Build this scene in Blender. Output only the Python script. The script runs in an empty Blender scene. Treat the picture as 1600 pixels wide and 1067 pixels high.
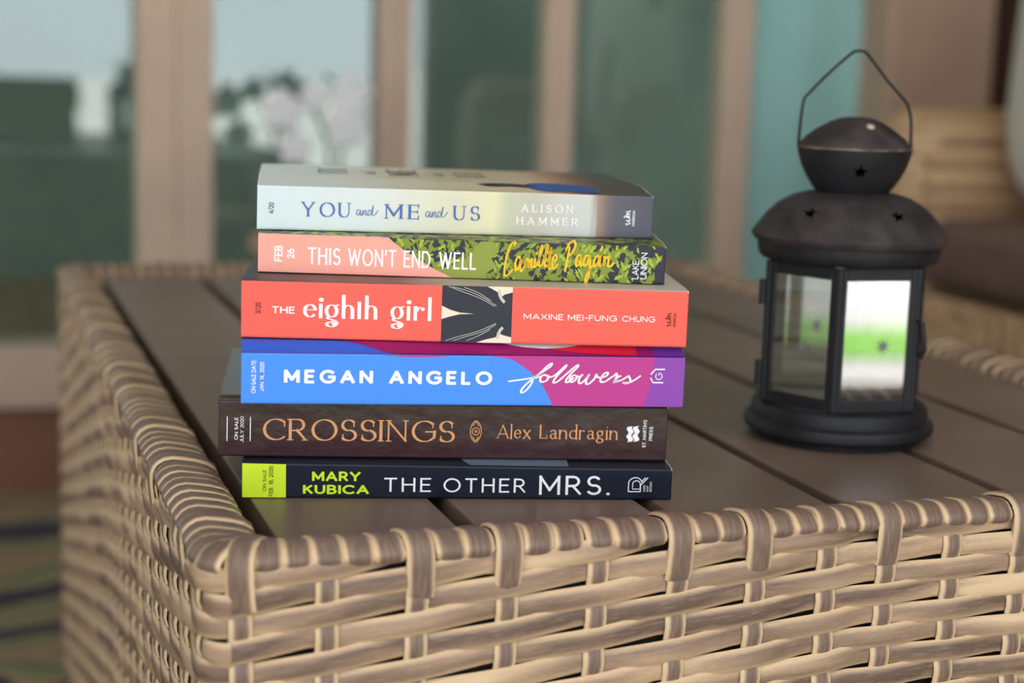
import bpy, bmesh, math, random
from math import pi, sin, cos, radians, atan2, hypot
from mathutils import Vector, Matrix
random.seed(7)
SC = bpy.context.scene
COL = SC.collection
T = 0.46                      # height of the plank table top above the porch floor

# ------------------------------------------------------------------ camera
cam_d = bpy.data.cameras.new('camera'); cam = bpy.data.objects.new('camera', cam_d); COL.objects.link(cam)
_r = Vector((0.95008583, -0.31060522, 0.02934807)); _u = Vector((0.02396531, 0.16644678, 0.98575917)); _f = Vector((0.31106684, 0.93585248, -0.16558247))
cam.matrix_world = Matrix(((_r.x, _u.x, -_f.x, 0), (_r.y, _u.y, -_f.y, 0), (_r.z, _u.z, -_f.z, T + 0.2307), (0, 0, 0, 1)))
cam_d.sensor_width = 36; cam_d.lens = 60.15; cam_d.clip_start = 0.02; cam_d.clip_end = 200
cam_d.dof.use_dof = True; cam_d.dof.focus_distance = 0.885; cam_d.dof.aperture_fstop = 4.6
SC.camera = cam
SC.view_settings.view_transform = 'Standard'; SC.view_settings.look = 'None'; SC.view_settings.gamma = 1
SC.view_settings.use_curve_mapping = False
SC.view_settings.exposure = -0.36

# ------------------------------------------------------------------ sky and sun
def s2l(c): return tuple((v / 255 / 12.92 if v <= 10.3 else ((v / 255 + .055) / 1.055) ** 2.4) for v in c)
W = bpy.data.worlds.new('world'); SC.world = W; W.use_nodes = True
bgn = W.node_tree.nodes['Background']; bgn.inputs[0].default_value = (0.86, 0.93, 1.0, 1); bgn.inputs[1].default_value = 3.2
sun_d = bpy.data.lights.new('sun', 'SUN'); sun = bpy.data.objects.new('sun', sun_d); COL.objects.link(sun)
sun_d.energy = 9.0; sun_d.angle = radians(3); sun_d.color = (1.0, 0.95, 0.88)
sun.rotation_euler = Vector((-0.35, 0.30, -1.0)).to_track_quat('-Z', 'Y').to_euler()

# ------------------------------------------------------------------ helpers
def lin(c): return (*s2l(c), 1)
def newmat(name):
    m = bpy.data.materials.new(name); m.use_nodes = True
    return m, m.node_tree, m.node_tree.nodes['Principled BSDF']
def mat(name, c, rough=.6, spec=.4, metal=0, var=0, vscale=20, bump=0, bscale=200):
    m, nt, b = newmat(name)
    b.inputs['Base Color'].default_value = lin(c); b.inputs['Roughness'].default_value = rough
    b.inputs['Specular IOR Level'].default_value = spec; b.inputs['Metallic'].default_value = metal
    tc = nt.nodes.new('ShaderNodeTexCoord')
    if var:
        n = nt.nodes.new('ShaderNodeTexNoise'); n.inputs['Scale'].default_value = vscale; n.inputs['Detail'].default_value = 5
        nt.links.new(tc.outputs['Object'], n.inputs['Vector'])
        r = nt.nodes.new('ShaderNodeValToRGB'); a = [max(0, v * (1 - var)) for v in c]; d = [min(255, v * (1 + var)) for v in c]
        r.color_ramp.elements[0].position = .3; r.color_ramp.elements[0].color = lin(a)
        r.color_ramp.elements[1].position = .7; r.color_ramp.elements[1].color = lin(d)
        nt.links.new(n.outputs['Fac'], r.inputs['Fac']); nt.links.new(r.outputs['Color'], b.inputs['Base Color'])
    if bump:
        n = nt.nodes.new('ShaderNodeTexNoise'); n.inputs['Scale'].default_value = bscale; n.inputs['Detail'].default_value = 4
        nt.links.new(tc.outputs['Object'], n.inputs['Vector'])
        bp = nt.nodes.new('ShaderNodeBump'); bp.inputs['Strength'].default_value = bump; bp.inputs['Distance'].default_value = .002
        nt.links.new(n.outputs['Fac'], bp.inputs['Height']); nt.links.new(bp.outputs['Normal'], b.inputs['Normal'])
    return m
def rampmat(name, stops, axis='X', rough=.4, spec=.4, scale=1.0, streak=0, interp='LINEAR'):
    """printed colour that changes along one object axis; stops in millimetres"""
    m, nt, b = newmat(name); L = max(s[0] for s in stops)
    b.inputs['Roughness'].default_value = rough; b.inputs['Specular IOR Level'].default_value = spec
    tc = nt.nodes.new('ShaderNodeTexCoord'); sx = nt.nodes.new('ShaderNodeSeparateXYZ'); nt.links.new(tc.outputs['Object'], sx.inputs[0])
    mr = nt.nodes.new('ShaderNodeMath'); mr.operation = 'MULTIPLY'; mr.inputs[1].default_value = 1000.0 / L
    nt.links.new(sx.outputs[axis], mr.inputs[0]); src = mr.outputs[0]
    if streak:
        mp = nt.nodes.new('ShaderNodeMapping'); mp.inputs['Scale'].default_value = (160, 8, 8); nt.links.new(tc.outputs['Object'], mp.inputs[0])
        n = nt.nodes.new('ShaderNodeTexNoise'); n.inputs['Scale'].default_value = 1; n.inputs['Detail'].default_value = 3; nt.links.new(mp.outputs[0], n.inputs['Vector'])
        ma = nt.nodes.new('ShaderNodeMath'); ma.operation = 'MULTIPLY_ADD'; ma.inputs[1].default_value = streak; 
        sb = nt.nodes.new('ShaderNodeMath'); sb.operation = 'SUBTRACT'; sb.inputs[1].default_value = .5
        nt.links.new(n.outputs['Fac'], sb.inputs[0]); nt.links.new(sb.outputs[0], ma.inputs[0]); nt.links.new(src, ma.inputs[2]); src = ma.outputs[0]
    r = nt.nodes.new('ShaderNodeValToRGB'); cr = r.color_ramp; cr.interpolation = interp
    while len(cr.elements) < len(stops): cr.elements.new(.5)
    for e, (p, c) in zip(cr.elements, stops): e.position = p / L
    for e, (p, c) in zip(cr.elements, stops): e.position = p / L; e.color = lin(c)
    nt.links.new(src, r.inputs['Fac']); nt.links.new(r.outputs['Color'], b.inputs['Base Color'])
    return m

def obj(name, bm, m, parent=None, smooth=False, angle=None):
    me = bpy.data.meshes.new(name)
    if isinstance(bm, bmesh.types.BMesh):
        bm.normal_update(); bm.to_mesh(me); bm.free()
    else:
        me.from_pydata(*bm)
    for mm in (m if isinstance(m, (list, tuple)) else [m]): me.materials.append(mm)
    if smooth:
        me.polygons.foreach_set('use_smooth', [True] * len(me.polygons))
        if angle: me.set_sharp_from_angle(angle=radians(angle))
    o = bpy.data.objects.new(name, me); COL.objects.link(o)
    if parent: o.parent = parent
    return o
def tag(o, label, cat, group=None):
    o['label'] = label; o['category'] = cat
    if group: o['group'] = group
    return o
def thing(name, label, cat, loc=(0, 0, 0), rz=0, group=None):
    o = bpy.data.objects.new(name, None); COL.objects.link(o); o.empty_display_size = .05
    o.location = loc; o.rotation_euler = (0, 0, rz)
    return tag(o, label, cat, group)
def struct(name, bm, m, parent=None, **k):
    o = obj(name, bm, m, parent, **k)
    if parent is None: o['kind'] = 'structure'
    return o
def add_box(bm, x0, x1, y0, y1, z0, z1, bev=0, seg=2):
    mtx = Matrix.Translation(((x0 + x1) / 2, (y0 + y1) / 2, (z0 + z1) / 2)) @ Matrix.Diagonal((x1 - x0, y1 - y0, z1 - z0, 1))
    r = bmesh.ops.create_cube(bm, size=1, matrix=mtx)
    if bev:
        es = {e for v in r['verts'] for e in v.link_edges}
        bmesh.ops.bevel(bm, geom=list(es), offset=bev, segments=seg, affect='EDGES', profile=.5)
    return bm
def box(*a, **k): return add_box(bmesh.new(), *a, **k)
def add_lathe(bm, prof, n=64, c=(0, 0)):
    rings = []
    for r, z in prof:
        if r < 1e-6: rings.append([bm.verts.new((c[0], c[1], z))])
        else: rings.append([bm.verts.new((c[0] + r * cos(2 * pi * i / n), c[1] + r * sin(2 * pi * i / n), z)) for i in range(n)])
    for a, b in zip(rings, rings[1:]):
        for i in range(n):
            j = (i + 1) % n
            if len(a) == 1 and len(b) == 1: continue
            if len(a) == 1: bm.faces.new((a[0], b[j], b[i]))
            elif len(b) == 1: bm.faces.new((a[i], a[j], b[0]))
            else: bm.faces.new((a[i], a[j], b[j], b[i]))
    return bm
def add_tube(bm, pts, r, n=10, close=False):
    pts = [Vector(p) for p in pts]; N = len(pts); rings = []; up = Vector((0, 0, 1))
    rr = r if isinstance(r, (list, tuple)) else [r] * N
    prevx = None
    for i, p in enumerate(pts):
        t = (pts[min(i + 1, N - 1)] - pts[max(i - 1, 0)]).normalized()
        if prevx is None:
            x = t.cross(up if abs(t.z) < .9 else Vector((1, 0, 0))).normalized()
        else:
            x = (prevx - t * prevx.dot(t)).normalized()
        prevx = x; y = t.cross(x)
        rings.append([bm.verts.new(p + rr[i] * (x * cos(2 * pi * k / n) + y * sin(2 * pi * k / n))) for k in range(n)])
    for a, b in zip(rings, rings[1:]):
        for k in range(n): bm.faces.new((a[k], a[(k + 1) % n], b[(k + 1) % n], b[k]))
    bm.faces.new(rings[0][::-1]); bm.faces.new(rings[-1])
    return bm
def catmull(P, n=8):
    if len(P) < 3: return list(P)
    out = []
    for i in range(len(P) - 1):
        p0 = P[max(i - 1, 0)]; p1 = P[i]; p2 = P[i + 1]; p3 = P[min(i + 2, len(P) - 1)]
        for k in range(n):
            t = k / n
            out.append(tuple(.5 * (2 * b + (c - a) * t + (2 * a - 5 * b + 4 * c - d) * t * t + (3 * b - a - 3 * c + d) * t ** 3) for a, b, c, d in zip(p0, p1, p2, p3)))
    out.append(tuple(P[-1])); return out

# ------------------------------------------------------------------ lettering: a small stroke alphabet drawn with a pen nib
def A(cx, cy, rx, ry, a0, a1, n=18):
    return [(cx + rx * cos(radians(a0 + (a1 - a0) * i / n)), cy + ry * sin(radians(a0 + (a1 - a0) * i / n))) for i in range(n + 1)]
def O(cx, cy, rx, ry): return A(cx, cy, rx, ry, 90, 450, 36)
CAP = {
 'A': (.86, [[(0, 0), (.43, 1)], [(.43, 1), (.86, 0)], [(.15, .32), (.71, .32)]]),
 'B': (.62, [[(0, 0), (0, 1)], [(0, 1), (.3, 1)] + A(.3, .76, .26, .24, 90, -90) + [(0, .52)], [(0, .52), (.33, .52)] + A(.33, .26, .29, .26, 90, -90) + [(0, 0)]]),
 'C': (.86, [A(.5, .5, .5, .5, 46, 314, 28)]),
 'D': (.78, [[(0, 0), (0, 1)], [(0, 1), (.3, 1)] + A(.3, .5, .48, .5, 90, -90) + [(0, 0)]]),
 'E': (.54, [[(0, 0), (0, 1)], [(0, 1), (.54, 1)], [(0, .52), (.48, .52)], [(0, 0), (.54, 0)]]),
 'F': (.52, [[(0, 0), (0, 1)], [(0, 1), (.52, 1)], [(0, .5), (.46, .5)]]),
 'G': (.92, [A(.5, .5, .5, .5, 46, 300, 28) + [(.92, .2), (.94, .48)], [(.56, .48), (.94, .48)]]),
 'H': (.72, [[(0, 0), (0, 1)], [(.72, 0), (.72, 1)], [(0, .52), (.72, .52)]]),
 'I': (.0, [[(0, 0), (0, 1)]]),
 'J': (.42, [[(.42, 1), (.42, .28)] + A(.2, .25, .22, .25, 0, -160)]),
 'K': (.64, [[(0, 0), (0, 1)], [(.6, 1), (0, .4)], [(.2, .6), (.64, 0)]]),
 'L': (.5, [[(0, 0), (0, 1)], [(0, 0), (.5, 0)]]),
 'M': (.9, [[(0, 0), (0, 1)], [(0, 1), (.45, .22)], [(.45, .22), (.9, 1)], [(.9, 1), (.9, 0)]]),
 'N': (.74, [[(0, 0), (0, 1)], [(0, 1), (.74, 0)], [(.74, 0), (.74, 1)]]),
 'O': (1., [O(.5, .5, .5, .5)]),
 'P': (.58, [[(0, 0), (0, 1)], [(0, 1), (.3, 1)] + A(.3, .72, .28, .28, 90, -90) + [(0, .44)]]),
 'R': (.64, [[(0, 0), (0, 1)], [(0, 1), (.3, 1)] + A(.3, .73, .28, .27, 90, -90) + [(0, .46)], [(.3, .46), (.64, 0)]]),
 'S': (.6, [A(.3, .745, .27, .255, 38, 270) + A(.3, .255, .3, .255, 88, -145)]),
 'T': (.66, [[(.33, 0), (.33, 1)], [(0, 1), (.66, 1)]]),
 'U': (.7, [[(0, 1), (0, .35)] + A(.35, .35, .35, .35, 180, 360) + [(.7, 1)]]),
 'V': (.82, [[(0, 1), (.41, 0)], [(.41, 0), (.82, 1)]]),
 'W': (1.2, [[(0, 1), (.31, 0)], [(.31, 0), (.6, .95)], [(.6, .95), (.89, 0)], [(.89, 0), (1.2, 1)]]),
 'X': (.74, [[(0, 1), (.74, 0)], [(0, 0), (.74, 1)]]),
 'Y': (.8, [[(0, 1), (.4, .45)], [(.8, 1), (.4, .45)], [(.4, .45), (.4, 0)]]),
 '0': (.56, [O(.28, .5, .28, .5)]),
 '1': (.2, [[(0, .82), (.18, 1)], [(.18, 1), (.18, 0)]]),
 '2': (.54, [A(.27, .72, .27, .28, 165, -30) + [(0, 0)], [(0, 0), (.56, 0)]]),
 '3': (.54, [A(.26, .75, .25, .25, 150, -90) + [(.2, .5)], A(.26, .25, .28, .25, 90, -150)]),
 '4': (.6, [[(.42, 0), (.42, 1)], [(.42, 1), (0, .27)], [(0, .27), (.6, .27)]]),
 '6': (.56, [O(.28, .3, .28, .3), A(.5, .36, .5, .62, 176, 108)]),
 '8': (.56, [O(.28, .76, .24, .24), O(.28, .26, .28, .26)]),
 '.': (.02, [[(0, 0), (.02, 0)]]), ',': (.06, [[(.06, .06), (0, -.14)]]), ':': (.02, [[(0, .08), (.02, .08)], [(0, .62), (.02, .62)]]),
 "'": (.03, [[(.03, 1), (0, .74)]]), '-': (.3, [[(0, .45), (.3, .45)]]), '/': (.4, [[(0, -.05), (.4, 1.05)]]), ' ': (.28, []),
}
LOW = {   # bookish lower case, x-height .62
 'l': (.0, [[(0, 0), (0, 1.04)]]), 'i': (.0, [[(0, 0), (0, .62)], [(-.01, .88), (.03, .9)]]),
 'e': (.5, [[(.02, .36), (.5, .36)] + A(.26, .33, .25, .31, 10, 325, 24)]),
 'x': (.5, [[(0, .62), (.5, 0)], [(0, 0), (.5, .62)]]),
 'a': (.44, [A(.2, .44, .18, .19, 150, 0, 10) + [(.38, .1), (.46, .02)], A(.2, .17, .2, .18, 70, 310, 16) + [(.38, .14)]]),
 'n': (.5, [[(0, 0), (0, .62)], A(.26, .36, .24, .26, 165, 0, 12) + [(.5, 0)]]),
 'd': (.5, [[(.5, 0), (.5, 1.04)], A(.27, .31, .27, .31, 40, 320, 24)]),
 'r': (.34, [[(0, 0), (0, .62)], A(.2, .4, .2, .22, 160, 55, 8)]),
 'g': (.48, [O(.22, .42, .2, .2), [(.1, .24), (.06, .12), (.16, .06)], A(.22, -.12, .24, .17, 100, 450, 26), [(.36, .58), (.48, .62)]]),
}
def ribbon(pts, wf):
    """strip of quads along pts, half width from the stroke direction"""
    P = [pts[0]]
    for p in pts[1:]:
        if hypot(p[0] - P[-1][0], p[1] - P[-1][1]) > 1e-4: P.append(p)
    if len(P) < 2: P.append((P[0][0] + 1e-3, P[0][1]))
    closed = len(P) > 6 and hypot(P[0][0] - P[-1][0], P[0][1] - P[-1][1]) < 1e-3
    V = []
    for i in range(len(P)):
        if closed and i in (0, len(P) - 1): a, b = P[-2], P[1]
        else: a, b = P[max(i - 1, 0)], P[min(i + 1, len(P) - 1)]
        dx, dy = b[0] - a[0], b[1] - a[1]; L = hypot(dx, dy) or 1; dx /= L; dy /= L
        h = wf(atan2(dy, dx), i / (len(P) - 1)) / 2
        x, y = P[i]
        if not closed:
            e = min(h, .06) if True else 0
            if i == 0: x -= dx * e; y -= dy * e
            if i == len(P) - 1: x += dx * e; y += dy * e
        V.append(((x - dy * h, y + dx * h), (x + dy * h, y - dx * h)))
    return V
def letters(text, style):
    """-> verts2d, faces in units of cap height"""
    thick, thin, nib, serif, track, wid = style
    w = lambda d, t: thin + (thick - thin) * abs(sin(d - nib))
    V, F = [], []; X = 0
    def put(R, clamp):
        n = len(V)
        for a, b in R:
            for p in (a, b): V.append((p[0], min(1, max(0, p[1])) if clamp else p[1]))
        for i in range(len(R) - 1): F.append((n + 2 * i, n + 2 * i + 1, n + 2 * i + 3, n + 2 * i + 2))
    for ch in text:
        low = ch in LOW and serif and ch.islower()
        adv, st = LOW[ch] if low else CAP[ch]
        ins = thin
        for s in st:
            q = [(X + p[0] * wid, p[1] * (1 - ins) + ins / 2) for p in s]
            wl = w; ns = st.index(s)
            if serif and not low:
                if ns in {'M': (0,), 'N': (0, 2), 'A': (0,)}.get(ch, ()): wl = lambda d, t: thin * 1.5
                if ch == 'U': wl = lambda d, t: w(d, t) if t < .5 else max(thin, w(d, t) * (1 - 1.1 * (t - .5)) if t < .8 else thin * 1.5)
            put(ribbon(q, wl), (not low) and ch not in ",/")
            if serif and ch not in "CGSOQ.,ag" and len(s) <= 2 or (serif and ch == 'U'):
                for e, o2 in ((s[0], s[1]), (s[-1], s[-2])):
                    dy = abs(o2[1] - e[1]); dx = abs(o2[0] - e[0])
                    if dy < .3 * max(dx, 1e-6) or (len(s) == 2 and hypot(dx, dy) < .25): continue
                    if e[1] in (0, 1, 1.04, .62) and not (ch in 'AMN' and e[1] == 1 and ch == 'A') and not (ch in 'VY' and e[1] == 0 and ch == 'V') and not (ch == 'M' and e[1] < .3 and e[0] == .45) and not (ch == 'N' and e == (.74, 0)):
                        yy = e[1] * (1 - ins) + ins / 2; xx = X + e[0] * wid
                        l, r_ = serif, serif
                        if low and e[1] > .5 and ch != 'x': r_ = 0
                        if ch in 'EFL' : r_ = serif * .4
                        if ch in 'BDPR' and e[0] == 0 and e[1] == 1: r_ = 0
                        put([((xx - l - thick * .3, yy + thin / 2), (xx - l - thick * .3, yy - thin / 2)), ((xx + r_ + thick * .3, yy + thin / 2), (xx + r_ + thick * .3, yy - thin / 2))], False)
        if serif:   # arm ticks
            tk = {'E': [(.54, 1, -.2), (.54, 0, .24), (.48, .42, .2)], 'L': [(.5, 0, .25)], 'T': [(0, 1, -.2), (.66, 1, -.2)], 'F': [(.52, 1, -.2)], 'C': [(.86, .86, -.2)], 'G': [(.86, .88, -.2)], 'S': [(.52, .9, -.2), (.05, .06, .22)]}.get(ch, []) if not low else []
            for (tx, ty, dl) in tk: put(ribbon([(X + tx * wid, ty), (X + tx * wid, ty + dl)], lambda d, t: thin * 1.2), False)
        X += adv * wid + track + (serif * (1.3 if ch in 'OCGS' else 2.2) if serif else 0) + thick * .5
    return V, F
def strokes(S, w, smooth=True, vary=0):
    V, F = [], []
    for s in S:
        ww = w
        if isinstance(s, tuple): ww, s = s
        q = catmull(s, 7) if smooth else s
        if callable(ww): wf = ww
        else: wf = lambda d, t, ww=ww: ww * (1 + vary * sin(d - .9)) * (1 if not vary else min(1, .35 + 3 * t, .35 + 3 * (1 - t)))
        R = ribbon(q, wf); n = len(V)
        for a, b in R: V += [a, b]
        for i in range(len(R) - 1): F.append((n + 2 * i, n + 2 * i + 1, n + 2 * i + 3, n + 2 * i + 2))
    return V, F
def place(VF, u0, u1, v0, cap=None, v1=None, rot=False, ub=None):
    """fit drawn letters: x to [u0,u1] mm, baseline v0 mm, height cap mm (or bbox to v0..v1)"""
    V, F = VF; xs = [p[0] for p in V]; ys = [p[1] for p in V]; x0, x1, y0, y1 = min(xs), max(xs), min(ys), max(ys)
    out = []
    for x, y in V:
        a = u0 + (x - x0) / (x1 - x0) * (u1 - u0)
        b = (v0 + y * cap) if cap else (v0 + (y - y0) / (y1 - y0) * (v1 - v0))
        if rot: a, b = ub - (b - v0), a
        out.append((a, b))
    return out, F
def merge(*L):
    V, F = [], []
    for v, f in L:
        n = len(V); V += v; F += [tuple(i + n for i in q) for q in f]
    return V, F
def poly(*pts): return list(pts), [tuple(range(len(pts)))]
def on_spine(name, VF, m, book, off=.0003, label=None, step=4e-6):
    V, F = VF; lay = [0] * len(V); n = -1; hi = -1
    for f in F:                              # each pen stroke lies a few microns above the one before
        if min(f) > hi: n += 1
        hi = max(hi, max(f))
        for i in f: lay[i] = n
    k = BK[book.name]; o = obj(name, ([(x * k / 1000, -off - lay[i] * step, z / 1000) for i, (x, z) in enumerate(V)], [], F), m, book)
    if label: o['label'] = label
    return o
def on_top(name, VF, m, book, zt, off=.0003):
    V, F = VF
    k = BK[book.name]; return obj(name, ([(x * k / 1000, y / 1000, zt(y / 1000) * (1 - TP[book.name] * x * k / 1000) + off) for x, y in V], [], F), m, book)

SANS = lambda w, tr=.16, wid=1: (w, w, 0, 0, tr, wid)
def rows(*L): return merge(*L)

# ------------------------------------------------------------------ materials
M = {}
M['paper'] = mat('paper', (232, 222, 200), .9, .1, var=.05, vscale=300)
M['white_ink'] = mat('white_ink', (250, 246, 248), .45, .3)
M['black_ink'] = mat('black_ink', (30, 30, 34), .5, .3)
M['blue_ink'] = mat('blue_ink', (72, 104, 178), .45, .3)
M['copper_ink'] = mat('copper_ink', (226, 158, 104), .4, .4)
M['yellow_ink'] = mat('yellow_ink', (212, 238, 48), .4, .3)
M['brush_yellow'] = mat('brush_yellow', (250, 196, 38), .45, .3)
M['darkred_ink'] = mat('darkred_ink', (130, 42, 40), .5, .3)
M['cream_ink'] = mat('cream_ink', (240, 226, 204), .45, .3)
M['navy_ink'] = mat('navy_ink', (44, 46, 58), .4, .3)
M['lantern_metal'] = mat('lantern_metal', (34, 33, 36), .5, .3, metal=0.0, var=.12, vscale=60, bump=.15, bscale=500)
M['lantern_dusty'] = mat('lantern_dusty', (56, 50, 50), .62, .25, var=.28, vscale=55, bump=.2, bscale=400)
M['star_etch'] = mat('star_etch', (120, 124, 120), .8, .1)
M['plank'] = mat('plank', (120, 99, 86), .42, .45, var=.1, vscale=9, bump=.06, bscale=120)
M['dark_frame'] = mat('dark_frame', (34, 28, 25), .8, .2)
M['stile'] = mat('stile', (220, 194, 172), .6, .3, var=.04, vscale=5)
M['sill'] = mat('sill', (200, 172, 156), .6, .3, var=.05, vscale=5)
M['base_wood'] = mat('base_wood', (122, 84, 66), .6, .3, var=.1, vscale=6)
M['brown_post'] = mat('brown_post', (204, 172, 150), .7, .2, var=.06, vscale=6)
M['dark_brown'] = mat('dark_brown', (86, 58, 48), .8, .2, var=.08, vscale=4)
M['ceiling'] = mat('ceiling', (226, 216, 204), .8, .2, var=.05, vscale=3)
M['interior'] = mat('interior', (142, 152, 146), .9, .1, var=.08, vscale=2)
M['teal'] = mat('teal', (168, 218, 214), .7, .25, var=.04, vscale=3)
M['floor'] = mat('floor', (150, 130, 112), .8, .2, var=.08, vscale=4)
M['paving'] = mat('paving', (214, 211, 206), .9, .1, var=.10, vscale=.8)
M['grass'] = mat('grass', (140, 196, 92), .9, .1, var=.12, vscale=3)
M['hedge'] = mat('hedge', (150, 166, 150), .9, .1, var=.25, vscale=1.5)
M['bush'] = mat('bush', (58, 78, 58), .9, .1, var=.3, vscale=8)
M['cushion'] = mat('cushion', (122, 98, 90), .9, .15, var=.06, vscale=30, bump=.1)
M['petal'] = mat('petal', (245, 244, 246), .7, .2)
M['stem'] = mat('stem', (80, 98, 66), .7, .2)
M['pot'] = mat('pot', (214, 210, 204), .5, .3)

def paper_edges():      # fine page lines on the cut edges
    nt = M['paper'].node_tree; b = nt.nodes['Principled BSDF']; tc = nt.nodes.new('ShaderNodeTexCoord'); mp = nt.nodes.new('ShaderNodeMapping'); mp.inputs['Scale'].default_value = (6, 6, 1600)
    n = nt.nodes.new('ShaderNodeTexNoise'); n.inputs['Scale'].default_value = 1; n.inputs['Detail'].default_value = 2
    r = nt.nodes.new('ShaderNodeValToRGB'); r.color_ramp.elements[0].position = .35; r.color_ramp.elements[0].color = lin((196, 184, 160)); r.color_ramp.elements[1].position = .6; r.color_ramp.elements[1].color = lin((238, 230, 210))
    nt.links.new(tc.outputs['Object'], mp.inputs[0]); nt.links.new(mp.outputs[0], n.inputs['Vector']); nt.links.new(n.outputs['Fac'], r.inputs['Fac']); nt.links.new(r.outputs['Color'], b.inputs['Base Color'])
paper_edges()
def glass(name, fac, tint, rough=0.0):
    m = bpy.data.materials.new(name); m.use_nodes = True; nt = m.node_tree; nt.nodes.clear()
    out = nt.nodes.new('ShaderNodeOutputMaterial'); mx = nt.nodes.new('ShaderNodeMixShader')
    tr = nt.nodes.new('ShaderNodeBsdfTransparent'); gl = nt.nodes.new('ShaderNodeBsdfGlossy')
    tr.inputs[0].default_value = (*tint, 1); gl.inputs[0].default_value = (1, 1, 1, 1); gl.inputs['Roughness'].default_value = rough
    lw = nt.nodes.new('ShaderNodeLayerWeight'); lw.inputs[0].default_value = .35
    ma = nt.nodes.new('ShaderNodeMath'); ma.operation = 'MULTIPLY_ADD'; ma.inputs[1].default_value = .6; ma.inputs[2].default_value = fac
    nt.links.new(lw.outputs['Fresnel'], ma.inputs[0])
    nt.links.new(ma.outputs[0], mx.inputs[0]); nt.links.new(tr.outputs[0], mx.inputs[1]); nt.links.new(gl.outputs[0], mx.inputs[2]); nt.links.new(mx.outputs[0], out.inputs[0])
    return m
M['window_glass'] = glass('window_glass', .105, (.70, .81, .77))
M['lantern_glass'] = glass('lantern_glass', .20, (.93, .95, .95))

def rattan(name, stake, k0=(-5.5, 2.1)):
    m, nt, b = newmat(name)
    b.inputs['Roughness'].default_value = .45; b.inputs['Specular IOR Level'].default_value = .4
    uv = nt.nodes.new('ShaderNodeUVMap'); uv.uv_map = 'UVMap'
    sx = nt.nodes.new('ShaderNodeSeparateXYZ'); nt.links.new(uv.outputs[0], sx.inputs[0])
    def noise(sc, det, scl=1):
        mp = nt.nodes.new('ShaderNodeMapping'); mp.inputs['Scale'].default_value = sc; nt.links.new(uv.outputs[0], mp.inputs[0])
        n = nt.nodes.new('ShaderNodeTexNoise'); n.inputs['Scale'].default_value = 1; n.inputs['Detail'].default_value = det; nt.links.new(mp.outputs[0], n.inputs['Vector'])
        return n.outputs['Fac']
    def math(op, a, b_=None, c=None):
        n = nt.nodes.new('ShaderNodeMath'); n.operation = op
        for i, v in enumerate((a, b_, c)):
            if v is None: continue
            if isinstance(v, (int, float)): n.inputs[i].default_value = v
            else: nt.links.new(v, n.inputs[i])
        n.use_clamp = op in ('MULTIPLY_ADD',) 
        return n.outputs[0]
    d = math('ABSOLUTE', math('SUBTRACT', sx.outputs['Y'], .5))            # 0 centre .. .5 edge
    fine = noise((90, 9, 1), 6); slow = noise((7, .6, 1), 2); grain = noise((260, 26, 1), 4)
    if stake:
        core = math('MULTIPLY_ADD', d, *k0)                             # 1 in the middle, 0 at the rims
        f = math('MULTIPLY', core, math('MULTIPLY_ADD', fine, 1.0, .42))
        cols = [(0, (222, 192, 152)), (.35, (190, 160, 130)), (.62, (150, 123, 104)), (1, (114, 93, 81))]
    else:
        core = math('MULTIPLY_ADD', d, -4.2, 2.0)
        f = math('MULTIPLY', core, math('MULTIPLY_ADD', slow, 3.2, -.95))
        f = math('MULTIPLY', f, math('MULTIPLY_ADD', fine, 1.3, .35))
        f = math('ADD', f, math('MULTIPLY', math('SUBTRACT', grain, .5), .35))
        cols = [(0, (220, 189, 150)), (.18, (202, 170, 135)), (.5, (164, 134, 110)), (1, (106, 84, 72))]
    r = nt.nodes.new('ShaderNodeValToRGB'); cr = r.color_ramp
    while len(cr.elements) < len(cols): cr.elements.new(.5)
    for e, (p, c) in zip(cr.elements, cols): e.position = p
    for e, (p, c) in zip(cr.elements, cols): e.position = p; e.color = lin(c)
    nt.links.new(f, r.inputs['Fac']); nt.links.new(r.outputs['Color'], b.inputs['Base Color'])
    bp = nt.nodes.new('ShaderNodeBump'); bp.inputs['Strength'].default_value = .12; bp.inputs['Distance'].default_value = .0006
    nt.links.new(noise((40, 18, 1), 3), bp.inputs['Height']); nt.links.new(bp.outputs['Normal'], b.inputs['Normal'])
    return m
M['strand'] = rattan('rattan_strand', False)
M['stake'] = rattan('rattan_stake', True)
M['wrap'] = rattan('rattan_wrap', True, (-6.8, 2.9))

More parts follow.
